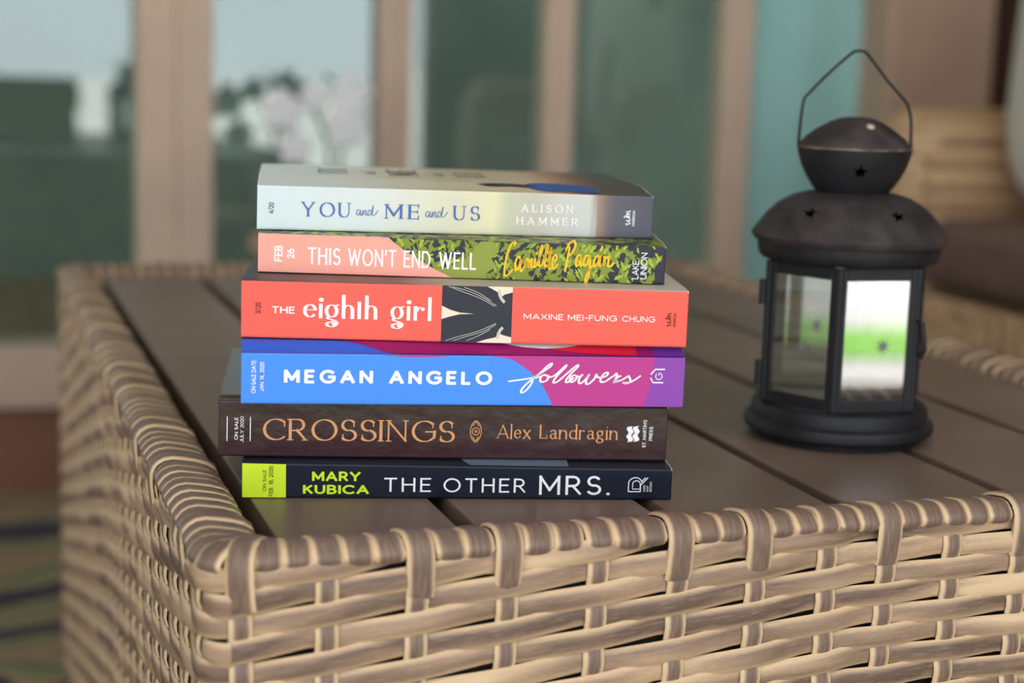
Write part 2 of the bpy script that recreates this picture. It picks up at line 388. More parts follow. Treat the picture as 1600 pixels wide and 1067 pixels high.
def leaf_mat():
    m, nt, b = newmat('leaf_print'); b.inputs['Roughness'].default_value = .4
    tc = nt.nodes.new('ShaderNodeTexCoord')
    def layer(scale, rot, thr, seed):
        mp = nt.nodes.new('ShaderNodeMapping'); mp.inputs['Location'].default_value = (seed, seed * .7, 0); mp.inputs['Rotation'].default_value = (0, rot, 0); mp.inputs['Scale'].default_value = scale
        n0 = nt.nodes.new('ShaderNodeTexNoise'); n0.inputs['Scale'].default_value = 120; nt.links.new(tc.outputs['Object'], n0.inputs['Vector'])
        mxv = nt.nodes.new('ShaderNodeMixRGB'); mxv.inputs[0].default_value = .0015; nt.links.new(tc.outputs['Object'], mxv.inputs[1]); nt.links.new(n0.outputs['Color'], mxv.inputs[2])
        nt.links.new(mxv.outputs[0], mp.inputs[0])
        v = nt.nodes.new('ShaderNodeTexVoronoi'); v.inputs['Scale'].default_value = 1; nt.links.new(mp.outputs[0], v.inputs['Vector'])
        s = nt.nodes.new('ShaderNodeSeparateColor'); nt.links.new(v.outputs['Color'], s.inputs[0])
        g = nt.nodes.new('ShaderNodeMath'); g.operation = 'GREATER_THAN'; g.inputs[1].default_value = thr; nt.links.new(s.outputs[0], g.inputs[0])
        return g.outputs[0]
    def mix(f, a, c):
        n = nt.nodes.new('ShaderNodeMixRGB'); nt.links.new(f, n.inputs[0])
        if isinstance(a, tuple): n.inputs[1].default_value = a
        else: nt.links.new(a, n.inputs[1])
        n.inputs[2].default_value = c; return n.outputs[0]
    c = mix(layer((150, 150, 300), .6, .46, 1.3), lin((44, 46, 52)), lin((126, 140, 44)))
    c = mix(layer((190, 190, 380), -.6, .68, 4.1), c, lin((160, 178, 56)))
    c = mix(layer((260, 260, 620), .9, .76, 8.7), c, lin((44, 46, 52)))
    nt.links.new(c, b.inputs['Base Color']); return m
M['leaf'] = leaf_mat()
def weave_mat():
    m, nt, b = newmat('chair_wicker'); b.inputs['Roughness'].default_value = .6
    tc = nt.nodes.new('ShaderNodeTexCoord')
    n = nt.nodes.new('ShaderNodeTexBrick'); n.inputs['Scale'].default_value = 16; n.inputs['Color1'].default_value = lin((222, 186, 144)); n.inputs['Color2'].default_value = lin((196, 160, 120)); n.inputs['Mortar'].default_value = lin((150, 120, 92))
    n.inputs['Mortar Size'].default_value = .02
    mp = nt.nodes.new('ShaderNodeMapping'); mp.inputs['Rotation'].default_value = (pi / 2, pi / 2, 0); nt.links.new(tc.outputs['Object'], mp.inputs[0]); nt.links.new(mp.outputs[0], n.inputs['Vector'])
    nt.links.new(n.outputs['Color'], b.inputs['Base Color'])
    return m
M['chair_wicker'] = weave_mat()
def rug_mat():
    m, nt, b = newmat('rug_weave'); b.inputs['Roughness'].default_value = .95; b.inputs['Specular IOR Level'].default_value = .1
    tc = nt.nodes.new('ShaderNodeTexCoord'); w = nt.nodes.new('ShaderNodeTexWave'); w.inputs['Scale'].default_value = 1.6; w.inputs['Distortion'].default_value = 9; w.inputs['Detail Scale'].default_value = 1.4; w.bands_direction = 'Y'
    nt.links.new(tc.outputs['Object'], w.inputs['Vector'])
    r = nt.nodes.new('ShaderNodeValToRGB'); cr = r.color_ramp; cr.interpolation = 'CONSTANT'
    cols = [(0, (76, 74, 86)), (.3, (172, 148, 120)), (.45, (112, 138, 98)), (.6, (164, 142, 116)), (.75, (48, 110, 86)), (.86, (158, 138, 112))]
    while len(cr.elements) < len(cols): cr.elements.new(.5)
    for e, (p, c) in zip(cr.elements, cols): e.position = p
    for e, (p, c) in zip(cr.elements, cols): e.position = p; e.color = lin(c)
    nt.links.new(w.outputs['Fac'], r.inputs['Fac']); nt.links.new(r.outputs['Color'], b.inputs['Base Color']); return m
M['rug'] = rug_mat()
def pillow_mat():
    m, nt, b = newmat('pillow_print'); b.inputs['Roughness'].default_value = .9
    tc = nt.nodes.new('ShaderNodeTexCoord'); v = nt.nodes.new('ShaderNodeTexNoise'); v.inputs['Scale'].default_value = 9; v.inputs['Detail'].default_value = 1; nt.links.new(tc.outputs['Object'], v.inputs['Vector'])
    r = nt.nodes.new('ShaderNodeValToRGB'); r.color_ramp.elements[0].position = .60; r.color_ramp.elements[0].color = lin((226, 222, 212)); r.color_ramp.elements[1].position = .68; r.color_ramp.elements[1].color = lin((120, 140, 96))
    nt.links.new(v.outputs['Fac'], r.inputs['Fac']); nt.links.new(r.outputs['Color'], b.inputs['Base Color']); return m
M['pillow'] = pillow_mat()

# ------------------------------------------------------------------ setting: porch, window wall, garden
YW = 2.72
struct('floor', box(-2.6, 4, -1.3, 6, -.10, 0), M['floor'])
struct('ceiling', box(-2.75, 4.2, -.7, 6.2, 2.45, 2.55), M['ceiling'])
struct('wall_right', box(2.35, 2.5, -1.2, YW + .08, 0, 2.45), M['dark_brown'])
struct('wall_corner', box(1.82, 2.35, -1.2, -1.05, 0, 2.3), M['dark_brown'])  # unseen return wall, added so the right-hand panes reflect something dark
b_ = box(-2.5, -2.35, 1.45, YW + .08, 0, 2.45); add_box(b_, -2.5, -2.35, -.7, .80, 0, 2.45); add_box(b_, -2.5, -2.35, .75, 1.45, 1.6, 2.45); add_box(b_, -2.5, -2.35, .75, 1.45, 0, .12)
struct('wall_left', b_, M['dark_brown'])  # unseen wall, added with one opening to cut the light from the left
struct('wall_back', box(-2.75, 4.2, 5.2, 5.35, 0, 2.45), M['interior'])
struct('wall_window', box(-2.35, 1.745, YW - .03, YW + .05, 0, T - .329), M['base_wood'])
struct('trim_1', box(-2.35, 1.535, YW - .05, YW + .05, T - .329, T - .235, bev=.006), M['sill'])
struct('wall_house', box(1.745, 2.35, YW - .02, YW + .08, 0, 2.45), M['dark_brown'])
struct('trim_2', box(-2.35, 1.745, YW - .04, YW + .05, 2.2, 2.45), M['brown_post'])
struct('trim_3', box(1.535, 1.745, YW - .10, YW + .05, 0, 2.45, bev=.01), M['brown_post'])
Z0, Z1 = T - .235, 2.2
def window(n, xa, xb, sl, sr, tilt, m='window_glass'):
    """framed pane: two stiles and one sheet of glass, from xa to xb (outer edges)"""
    f = struct('window_%d' % n, box(xa, xa + sl, YW - .035, YW + .035, Z0, Z1, bev=.004), M['stile'])
    b = box(xb - sr, xb, YW - .03, YW + .03, Z0, Z1, bev=.004); obj('stile', b, M['stile'], f)
    w = xb - sr - xa - sl + .01; cx = (xa + sl + xb - sr) / 2
    g = obj('pane', box(-w / 2, w / 2, -.003, .003, Z0, Z1), M[m], f)
    g.location = (cx, YW, 0); g.rotation_euler = (radians(tilt[1]), 0, radians(tilt[0]))
    return f
window(1, -.60, .338, .06, .059, (1.25, -.3))
window(2, .338, .686, .056, .026, (1.25, -.3))
window(3, .686, .965, .026, .023, (.2, 0))
window(4, .965, 1.287, .023, .025, (.0, 0))
struct('window_5', box(1.287, 1.313, YW - .035, YW + .035, Z0, Z1, bev=.004), M['stile'])
window(6, -1.55, -.60, .06, .06, (0, 0))
bm = bmesh.new()      # teal panel beside the last pane, shallow vertical flutes
N = 40
pr = [(1.313 + (1.535 - 1.313) * i / N, YW - .002 + .004 * sin(i / N * 3 * pi)) for i in range(N + 1)]
lo = [bm.verts.new((x, y, Z0)) for x, y in pr]; hi = [bm.verts.new((x, y, Z1)) for x, y in pr]
lo2 = [bm.verts.new((x, y + .03, Z0)) for x, y in pr]; hi2 = [bm.verts.new((x, y + .03, Z1)) for x, y in pr]
for i in range(N):
    bm.faces.new((lo[i], lo[i + 1], hi[i + 1], hi[i])); bm.faces.new((lo2[i + 1], lo2[i], hi2[i], hi2[i + 1])); bm.faces.new((hi[i], hi[i + 1], hi2[i + 1], hi2[i]))
struct('door_1', bm, M['teal'], smooth=True)
struct('floor_patio', box(-30, 30, -60, -1.3, -.12, -.02), M['paving'])
struct('floor_path', box(-30, -2.6, -1.3, 8, -.12, -.02), M['paving'])
struct('floor_grass', box(-30, 30, -2.50, -2.05, -.02, -.015), M['grass'])
struct('trim_4', box(-2.5, -2.35, -.85, -.70, 0, 2.45), M['brown_post'])

# ------------------------------------------------------------------ wicker table
X0, X1, Y0, Y1, RC = .104, .787, .738, 1.762, .012
table = thing('wicker_table', 'rectangular woven tan wicker coffee table with grey-brown slatted top, under the books and lantern', 'table', (0, 0, 0))
segs = []      # the outline, counter-clockwise from the front-left corner
LF, LR = X1 - X0 - 2 * RC, Y1 - Y0 - 2 * RC; LQ = pi / 2 * RC
def path(s):
    tot = 2 * (LF + LR) + 4 * LQ; s %= tot
    for (L, kind, a) in ((LF, 0, 0), (LQ, 1, 0), (LR, 0, 1), (LQ, 1, 1), (LF, 0, 2), (LQ, 1, 2), (LR, 0, 3), (LQ, 1, 3)):
        if s <= L + 1e-12: break
        s -= L
    corners = [(X1 - RC, Y0 + RC), (X1 - RC, Y1 - RC), (X0 + RC, Y1 - RC), (X0 + RC, Y0 + RC)]
    starts = [(X0 + RC, Y0), (X1, Y0 + RC), (X1 - RC, Y1), (X0, Y1 - RC)]
    th = a * pi / 2
    if kind == 0:
        t = Vector((cos(th), sin(th), 0)); p = Vector((*starts[a], 0)) + t * s
    else:
        ph = th - pi / 2 + s / RC; c = corners[a]; p = Vector((c[0] + RC * cos(ph), c[1] + RC * sin(ph), 0)); t = Vector((-sin(ph), cos(ph), 0))
    return p, Vector((t.y, -t.x, 0)), t
TOT = 2 * (LF + LR) + 4 * LQ
front = [x - X0 - RC for x in (.1200, .160, .203, .247, .2925, .3345, .3765, .4155, .450, .488, .529, .570, .611, .652, .693, .734, .772)]
S = list(front)
def side(s0, L, n): return [s0 + .004 + (L - .008) * i / (n - 1) for i in range(n)]
S += side(LF + LQ, LR, 25) + side(LF + 2 * LQ + LR, LF, 17) + side(2 * LF + 3 * LQ + LR, LR, 25)
if len(S) % 2: S.pop(len(front) + 10)
S = sorted(S); NS = len(S)
ZR0, PR, NR = T - .0012, .0113, 37
def strip(bm, uvl, ring_pts, W_, uoff, bulge, back=.0006, closed=False):
    """ring_pts: list of (centre, outward, widthdir, length); adds a half-round tape"""
    prof = [(-.5, 0), (-.44, .55), (-.25, .88), (0, 1), (.25, .88), (.44, .55), (.5, 0)]
    rings = []
    for c, n, wd, l in ring_pts:
        rings.append(([bm.verts.new(c + wd * (a * W_) + n * (b * bulge)) for a, b in prof], l))
    K = len(prof); pairs = list(zip(rings, rings[1:]))
    for (ra, la), (rb, lb) in pairs:
        for k in range(K - 1):
            f = bm.faces.new((ra[k], rb[k], rb[k + 1], ra[k + 1])); f.smooth = True
            for lp, (uu, vv) in zip(f.loops, ((la, prof[k][0]), (lb, prof[k][0]), (lb, prof[k + 1][0]), (la, prof[k + 1][0]))):
                lp[uvl].uv = (uu + uoff, vv + .5)
def new_uv():
    bm = bmesh.new(); return bm, bm.loops.layers.uv.new('UVMap')
# sample positions, finer round the corners
samp = []
s = 0
cz = [LF + LQ / 2, LF + LQ * 1.5 + LR, 2 * LF + LR + 2.5 * LQ, TOT - LQ / 2]
while s < TOT:
    samp.append(s); d = min(min(abs(s - c), TOT - abs(s - c)) for c in cz)
    s += .0018 if d < .014 else .005
samp.append(TOT)
def stakepos(s):
    s %= TOT
    for i in range(NS):
        a = S[i]; b = S[(i + 1) % NS] + (TOT if i == NS - 1 else 0)
        if a <= s < b: return i, (s - a) / (b - a)
    a = S[-1] - TOT; b = S[0]
    return NS - 1, (s - a) / (b - a)
SP = [stakepos(s) for s in samp]
UPV = Vector((0, 0, 1))
def row_dz(s):
    """the rows climb towards the right on the front, so two of them run out under the rim"""
    s %= TOT
    if s < .316: return -2.4 * PR * (1 - s / .316)
    if s > TOT - .5: return -2.4 * PR * (1 - (TOT - s) / .5)
    return 0
bm, uvl = new_uv()
for k in range(-3, NR):
    zk = ZR0 - k * PR + random.uniform(-.0004, .0004); off = random.uniform(0, 50); ph = random.uniform(0, 6); rp = []
    for s, (i, q) in zip(samp, SP):
        p, n, t = path(s)
        over = ((i + k) % 2 == 1)
        disp = .0017 * cos(pi * q) * (1 if over else -1)
        tt = (q + 1) / 2 if over else q / 2                      # 0..1 from one hidden stake to the next
        h = .07
        if tt < h: zo = .5 - .5 * (1 + tt / h)
        elif tt > 1 - h: zo = .5 * (1 - tt) / h
        else: zo = -.5 + (tt - h) / (1 - 2 * h)
        z0_ = zk + row_dz(s); top = z0_ > ZR0 - .5 * PR
        zz = z0_ + zo * (.0012 if top else .0028) + .0005 * sin(s * 14 + ph)
        if z0_ > ZR0 + .30 * PR or z0_ < .05:
            if len(rp) > 1: strip(bm, uvl, rp, .0119, off, .0022)
            rp = []; continue
        rp.append((Vector((p.x, p.y, zz)) + n * (disp - .0012 + (.0006 if top else 0) - .0062 * min(1, max(0, (z0_ - ZR0 + .06 * PR) / (.22 * PR)))), n, UPV, s))
    if len(rp) > 1: strip(bm, uvl, rp, .0119, off, .0022)
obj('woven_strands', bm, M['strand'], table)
bm, uvl = new_uv()
for i, s in enumerate(S):
    p, n, t = path(s); rp = []; off = random.uniform(0, 50); jit = random.uniform(-.0016, .0016)
    if i == 0: jit = .002
    for j in range(0, NR * 3 - 2):
        z = T + .001 - j * PR / 3; kf = (ZR0 + row_dz(s) - z) / PR; k = round(kf); w_ = cos(pi * (kf - k))
        sg = -1 if (i + k) % 2 == 1 else 1
        rp.append((Vector((p.x, p.y, z)) + n * (.0013 * sg * abs(w_) - .0008) + t * (jit * j / 30), n, t, j * PR / 3))
    strip(bm, uvl, rp, .0112, off, .0017)
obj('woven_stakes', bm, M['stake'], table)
bm, uvl = new_uv()
RW = .030
for i, s in enumerate(S):
    s2 = S[(i + 1) % NS] + (TOT if i == NS - 1 else 0)
    nw = max(2, round((s2 - s) / .0138))
    for j in range(nw):
        ss = s + (s2 - s) * j / nw; p, n, t = path(ss); kt = math.ceil((row_dz(s) - .28 * PR) / PR); long = (j == 0 and (i + kt) % 2 == 0)
        qi = Vector((min(max(p.x - n.x * RW, X0 + RW), X1 - RW), min(max(p.y - n.y * RW, Y0 + RW), Y1 - RW), 0))     # inner end, fanned at corners
        di = Vector((p.x, p.y, 0)) - qi; lw = di.length; di.normalize(); wt = Vector((-di.y, di.x, 0))
        up = .0012 if long else 0; up += random.uniform(-.0004, .0005); tl = random.uniform(-.0014, .0014)
        prof = [(-RW, -.016), (-RW, -.001), (-RW + .0012, .0022), (-RW + .0045, .0044), (-RW * .65, .0062), (-RW * .42, .0074), (-.0080, .0080), (-.0040, .0074), (-.0012, .0058), (.0004, .0040)]
        prof += ([(.0014, .001), (.0014, -.005), (.0008, -.010), (.0002, -.015), (-.0012, -.019)] if long else [(.0016, .0024), (.0014, .0010), (-.0008, -.0010)])
        rp = []; L = 0; pv = None
        for q, (o, z) in enumerate(prof):
            oo = o * lw / RW if o < 0 else o
            c = Vector((p.x, p.y, T + z)) + di * oo + wt * (tl * (q / len(prof) - .5) * 2)
            aa = prof[max(q - 1, 0)]; bb = prof[min(q + 1, len(prof) - 1)]; dz, do = bb[1] - aa[1], bb[0] - aa[0]; l = hypot(dz, do)
            nn = (UPV * (do / l) - di * (dz / l)).normalized()
            if pv is not None: L += (c - pv).length
            pv = c; rp.append((c + nn * up, nn, -wt, L))
        strip(bm, uvl, rp, min((s2 - s) / nw * 1.05, .0150) if not long else .0138, random.uniform(0, 50), .0021)
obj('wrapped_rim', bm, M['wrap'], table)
bm = bmesh.new()
add_box(bm, X0 + .006, X1 - .006, Y0 + .006, Y0 + .026, .05, T - .001); add_box(bm, X0 + .006, X1 - .006, Y1 - .026, Y1 - .006, .05, T - .001)
add_box(bm, X0 + .006, X0 + .026, Y0 + .026, Y1 - .026, .05, T - .001); add_box(bm, X1 - .026, X1 - .006, Y0 + .026, Y1 - .026, .05, T - .001)
add_box(bm, X0 + .026, X1 - .026, Y0 + .026, Y1 - .026, T - .05, T - .028)
obj('support_frame', bm, M['dark_frame'], table)  # dark boxes added inside the weave to block light and see-through
for fx in (X0 + .03, X1 - .06):
    for fy in (Y0 + .03, Y1 - .06): obj('foot', box(fx, fx + .03, fy, fy + .03, .0125, .06), M['dark_frame'], table)
gx = [.1410, .2400, .3460, .4455, .5510, .6560, .7580]
for a, b in zip(gx, gx[1:]):
    a2 = a + (.0048 if a > .15 else .004); b2 = b - (.0048 if b < .75 else .003)
    obj('plank', box(a2, b2, Y0 + .030, Y1 - .032, T - .026, T, bev=.0012), M['plank'], table)

# ------------------------------------------------------------------ books
BK = {}; TP = {}
def book(label, org, ang, L, Tt, D, bulge, hinge, mats, tilt=0, L0=None, taper=0):
    r = thing('paperback_book', label, 'book', (org[0], org[1], T + org[2]), radians(ang), 'paperbacks in the stack')
    b = bmesh.new(); c = .0011; th = .0005; ht = Tt + bulge
    prof = [(D, 0, 1), (hinge, 0, 1), (c, 0, 1), (.0003, .0003, 0), (0, c, 0), (0, Tt - c, 0), (.0003, Tt - .0003, 0), (c, Tt, 1)]
    nh = 8
    for i in range(1, nh + 1):
        t = i / nh; prof.append((c + (hinge - c) * t, Tt + bulge * (3 * t * t - 2 * t ** 3), 1))
    prof.append((D * .6, ht, 1)); prof.append((D, ht - .0004, 1))
    inner = []
    for i, (y, z, m) in enumerate(prof):
        a = prof[max(i - 1, 0)]; d = prof[min(i + 1, len(prof) - 1)]; dy, dz = d[0] - a[0], d[1] - a[1]; l = hypot(dy, dz)
        inner.append((y + dz / l * th * 1.0, z - dy / l * th, m))
    xs = [0, .0004, L - .0004, L]
    def ring(x, sh): return [b.verts.new((x, y + (sh if m == 0 else 0), z)) for y, z, m in prof], [b.verts.new((x, y, z)) for y, z, m in inner]
    R = [ring(x, .0003 if x in (0, L) else 0) for x in xs]
    for (o1, i1), (o2, i2) in zip(R, R[1:]):
        for k in range(len(prof) - 1):
            f = b.faces.new((o1[k], o1[k + 1], o2[k + 1], o2[k])); f.material_index = 2 if o2 is R[-1][0] and k > 4 else 0 if (prof[k][2] == 0 and prof[k + 1][2] == 0) else 1
            f = b.faces.new((i1[k + 1], i1[k], i2[k], i2[k + 1])); f.material_index = 2
    for (o, i_), fl in ((R[0], 1), (R[-1], 0)):
        for k in range(len(prof) - 1):
            q = (o[k], i_[k], i_[k + 1], o[k + 1]); f = b.faces.new(q if fl else q[::-1]); f.material_index = 2
    for k in (0, len(prof) - 1):
        for (o1, i1), (o2, i2) in zip(R, R[1:]):
            f = b.faces.new((o1[k], o2[k], i2[k], i1[k])); f.material_index = 2
    bmesh.ops.recalc_face_normals(b, faces=b.faces)
    cv = obj('cover', b, list(mats) + [M['paper']], r)
    b = bmesh.new(); add_box(b, .0006, L - .0006, .0012, D - .001, .0007, Tt - .0007)
    if bulge > .001:
        for v in b.verts:
            if v.co.y > D * .5 and v.co.z > Tt * .5: v.co.z += bulge - .0005
        bmesh.ops.bisect_plane(b, geom=b.verts[:] + b.edges[:] + b.faces[:], plane_co=(0, hinge + .002, 0), plane_no=(0, 1, 0))
        for v in b.verts:
            if abs(v.co.y - hinge - .002) < 1e-5 and v.co.z > Tt * .5: v.co.z = Tt + bulge - .0012
    obj('page_block', b, M['paper'], r)
    BK[r.name] = 1 + .35 * (L / (L0 or L) - 1)
    TP[r.name] = taper / L
    if taper:      # pressed thinner towards its right end
        for o in r.children:
            for v in o.data.vertices: v.co.z *= 1 - taper * v.co.x / L
    r.rotation_euler.y = radians(tilt)
    def ztop(y):
        if y >= hinge: return ht
        t = max(0, (y - c) / (hinge - c)); return Tt + bulge * (3 * t * t - 2 * t ** 3)
    return r, ztop
def sp(c, rough=.38): return mat('printed_cover', c, rough, .25)

# --- bottom: THE OTHER MRS.
b1, zt1 = book('navy paperback with a lime yellow block on its spine, bottom of the stack', (.1407, .8585, .0004), -12.9, .2250, .0186, .150, .0002, .012, (sp((25, 32, 46), .3), sp((28, 34, 46), .3)), 0, .2250, .11)
on_spine('yellow_block', poly((0.1, .2), (22.5, .2), (22.5, 17.9), (0.1, 18.3)), M['yellow_ink'], b1, .00012, 'yellow printed block')
on_spine('date_lettering', rows(place(letters('ON SALE', SANS(.13)), 3.5, 14.9, 0, cap=1.75, rot=True, ub=12.4), place(letters('FEB. 18, 2020', SANS(.13)), .95, 17.0, 0, cap=2.1, rot=True, ub=15.9)), M['black_ink'], b1)
on_spine('author_lettering', rows(place(letters('MARY', SANS(.20, .2, .84)), 35.8, 61.2, 9.0, cap=5.3), place(letters('KUBICA', SANS(.20, .2, .84)), 31.2, 65.6, 2.2, cap=5.0)), M['yellow_ink'], b1)
on_spine('title_lettering', rows(place(letters('THE', SANS(.115, .32, .88)), 73.3, 97.6, 3.6, cap=7.5), place(letters('OTHER', SANS(.115, .32, .88)), 104.2, 147.4, 3.5, cap=7.6), place(letters('MRS.', SANS(.12, .3, .9)), 154.2, 191.9, 2.5, cap=10.3)), M['white_ink'], b1)
pr_ = merge(strokes([[(0, 0), (0, 4.6)] + A(4.6, 4.6, 4.6, 4.2, 180, 0, 18) + [(9.2, 0)][:0], ], .5, False))
PR_ = strokes([[(0, 0), (0, 4.4)] + A(3.6, 4.4, 3.6, 3.2, 180, 10, 16), [(0, 0), (6.3, 0)], [(2.2, 1.4), (2.2, 4.2)] + A(4.2, 4.2, 2.0, 1.7, 180, 0, 12) + [(6.2, 1.4), (2.2, 1.4)], [(6.4, 0), (6.4, 3)], [(6.2, 3.2), (10.2, 7.6)], [(7.0, 5.6), (9.0, 7.6)]], .5, False)
on_spine('publisher_mark', rows(([(201.9 + x, 4.4 + y) for x, y in PR_[0]], PR_[1]), place(letters('PARK', SANS(.16)), 4.5, 8.0, 0, cap=1.1, rot=True, ub=210.9), place(letters('ROW', SANS(.16)), 4.5, 7.6, 0, cap=1.1, rot=True, ub=212.6), place(letters('BOOKS', SANS(.16)), 4.5, 9.8, 0, cap=1.1, rot=True, ub=214.3)), M['white_ink'], b1)
on_top('cover_artwork', poly((118, 1.5), (170, 1.5), (172, 60), (100, 60)), mat('pale_blue_print', (120, 134, 152), .35, .3), b1, zt1, .0002)

# --- CROSSINGS
b2, zt2 = book('dark brown glossy paperback with copper lettering, second from the bottom of the stack', (.1304, .8716, .0197), -11.6, .2372, .0299, .155, .0009, .012, (mat('glossy_brown_print', (56, 30, 34), .22, .4, bump=.22, bscale=70), sp((56, 34, 36), .22)), .55, .2355)
SER = (.125, .045, radians(12), .09, .06, .96)
on_spine('title_lettering', place(letters('CROSSINGS', SER), 22.8, 122.9, 9.1, cap=11.5), M['copper_ink'], b2)
on_spine('author_lettering', rows(place(letters('Alex', (.12, .04, radians(14), .07, .06, 1)), 144.9, 163.3, 11.6, cap=7.4), place(letters('Landragin', (.12, .04, radians(14), .07, .06, 1)), 167.6, 209.7, 11.8, cap=7.4)), M['copper_ink'], b2)
cx, cy = 133.9, 15.2
on_spine('eye_emblem', strokes([A(cx + 2.6, cy, 5.5, 6.9, 122, 238, 16), A(cx - 2.6, cy, 5.5, 6.9, 58, -58, 16), O(cx, cy, 1.9, 1.9), [(cx, cy + 5.5), (cx - 1.6, cy + 2.9)], [(cx, cy + 5.5), (cx + 1.6, cy + 2.9)], [(cx, cy - 5.5), (cx - 1.6, cy - 2.9)], [(cx, cy - 5.5), (cx + 1.6, cy - 2.9)], O(cx, cy, .5, .5)], .42, False), M['copper_ink'], b2)
def wavy(x, y, w, h):
    top = [(x + w * t, y + h + .9 * sin(t * 2 * pi) - .2 * 0) for t in [i / 10 for i in range(11)]]
    return poly(*([(a, b - h) for a, b in top] + top[::-1]))
on_spine('publisher_mark', rows(*[poly(*([(ox + .55 * sin(t * 2 * pi) + .2, oy + 4.1 * t) for t in [i / 10 for i in range(11)]] + [(ox + 2.7 + .55 * sin(t * 2 * pi) + .2, oy + 4.1 * t + .5) for t in [i / 10 for i in range(10, -1, -1)]])) for ox, oy in ((214.9, 10.4), (218.2, 10.6), (214.9, 14.6), (218.2, 14.8))],
    place(letters("ST. MARTIN'S", SANS(.15)), 7.6, 22.7, 0, cap=1.9, rot=True, ub=225.3), place(letters('PRESS', SANS(.15)), 11.4, 19.0, 0, cap=1.9, rot=True, ub=228.7)), M['white_ink'], b2)
on_spine('date_lettering', rows(place(letters('ON SALE', SANS(.15)), 9.0, 20.9, 0, cap=1.8, rot=True, ub=10.0), place(letters('JULY 2020', SANS(.13)), 7.7, 21.6, 0, cap=1.8, rot=True, ub=12.9), strokes([[(4.4, 8.4), (4.4, 21.3)], [(16.3, 8.5), (16.3, 21.3)]], .45, False)), M['white_ink'], b2)

# --- Followers
blue, magenta, purple = (74, 146, 244), (192, 48, 140), (142, 62, 172)
b3, zt3 = book('bright blue and magenta paperback with white lettering, third from the bottom of the stack', (.1389, .8526, .0511), -9.8, .2310, .0266, .150, .0048, .011, (sp(blue), sp((52, 96, 206))), .48, .2293)
mg = mat('magenta_print', magenta, .38, .4); pu = mat('purple_print', purple, .38, .4)
bd = catmull([(126, 26.4), (136, 25.2), (142, 22.6), (149.2, 17.4), (154, 12.2), (157, 7.6), (160.8, .2)], 5)
on_spine('magenta_panel', poly(*(bd + [(229.9, .2), (229.9, 26.55), (126, 26.55)])), mg, b3, .00012, 'magenta printed panel')
on_spine('purple_panel', poly((209.2, .2), (230.2, .2), (230.2, 26.55), (214.8, 26.55), (212.6, 14)), pu, b3, .0002, 'purple printed panel')
on_spine('magenta_curve', poly(*([(69.4, 26.4)] + catmull([(69.4, 26.4), (78, 25.7), (88, 25.3), (98, 25.6), (108, 26.4)], 4))), mg, b3, .00012)
mg2 = mat('magenta_cover_print', (150, 20, 96), .38, .4)
def split_y(xf, y0, y1, n=8):
    V, F = [], []
    for i in range(n + 1):
        y = y0 + (y1 - y0) * i / n; a, b_ = xf(y); V += [(a, y), (b_, y)]
    for i in range(n): F.append((2 * i, 2 * i + 1, 2 * i + 3, 2 * i + 2))
    return V, F
on_top('cover_artwork', split_y(lambda y: (max(50, 82 - 2.8 * y), 214), .5, 30, 16), mg2, b3, zt3, .00025)
on_top('cover_artwork', split_y(lambda y: (214, 230.3), .5, 30, 16), mat('purple_cover_print', (112, 44, 146), .38, .4), b3, zt3, .00025)
on_top('cover_artwork', split_y(lambda y: (214 - min(60, 26 * (max(0, y - 1.5)) ** .5), 205), 2.0, 30, 16), mat('red_cover_print', (214, 30, 60), .38, .4), b3, zt3, .0004)
on_top('cover_roundel', split_y(lambda y: (156 - 12 * (max(0, y - 6)) ** .5, 156 + 12 * (max(0, y - 6)) ** .5), 6, 14, 10), mat('pale_roundel_print', (214, 200, 196), .4, .3), b3, zt3, .0005)
on_spine('author_lettering', place(letters('MEGAN ANGELO', SANS(.22, .36, .80)), 21.4, 128.4, 11.0, cap=7.3), M['white_ink'], b3)
FW = [[(70, 350), (160, 337), (250, 323), (345, 308)],
      [(345, 308), (280, 322), (330, 285), (400, 218), (432, 200), (425, 222), (370, 262), (300, 310), (235, 360), (190, 410), (185, 438), (215, 430), (255, 385), (275, 345), (285, 312), (330, 312)],
      [(400, 300), (365, 295), (340, 325), (350, 350), (385, 345), (408, 318), (400, 300), (430, 310), (470, 290), (530, 235), (555, 212), (550, 230), (500, 280), (460, 330), (455, 355), (490, 345), (560, 285), (630, 225), (655, 210), (652, 228), (605, 275), (565, 325), (560, 350), (590, 345), (625, 312)],
      [(640, 292), (610, 300), (590, 330), (610, 350), (640, 330), (650, 300), (665, 308), (695, 290)],
      [(700, 285), (672, 320), (668, 350), (690, 358), (730, 320), (755, 285), (735, 325), (730, 360), (755, 362), (800, 320), (815, 285), (822, 305), (850, 312)],
      [(850, 312), (895, 300), (915, 275), (890, 272), (858, 310), (855, 342), (890, 345), (940, 310), (975, 290)],
      [(972, 292), (984, 276), (992, 292), (980, 322), (968, 352), (984, 326), (1008, 300), (1028, 297)],
      [(1000, 340), (960, 352), (1030, 330), (1090, 295), (1095, 300), (1110, 335), (1090, 350), (1045, 350), (1085, 355), (1140, 330), (1195, 292)]]
fv = strokes([[(x, -y) for x, y in s_] for s_ in FW], lambda d, t: 11 + 8 * abs(sin(d - .35)))
on_spine('title_lettering', ([(132.35 + x / 1600 * 99.7, 35.78 + y / 640 * 41.58) for x, y in fv[0]], fv[1]), M['white_ink'], b3)
on_spine('publisher_mark', rows(strokes([[(219.6, 20.3), (214.6, 20.3), (212.2, 17.6)], [(212.2, 15.6), (213.6, 13.2), (219.0, 13.2)]], .75, False), strokes([A(216.6, 16.6, 1.75, 1.75, 130, 420, 20), [(216.6, 16.8), (216.6, 18.3), (217.4, 18.4)]], .42, False)), M['white_ink'], b3)
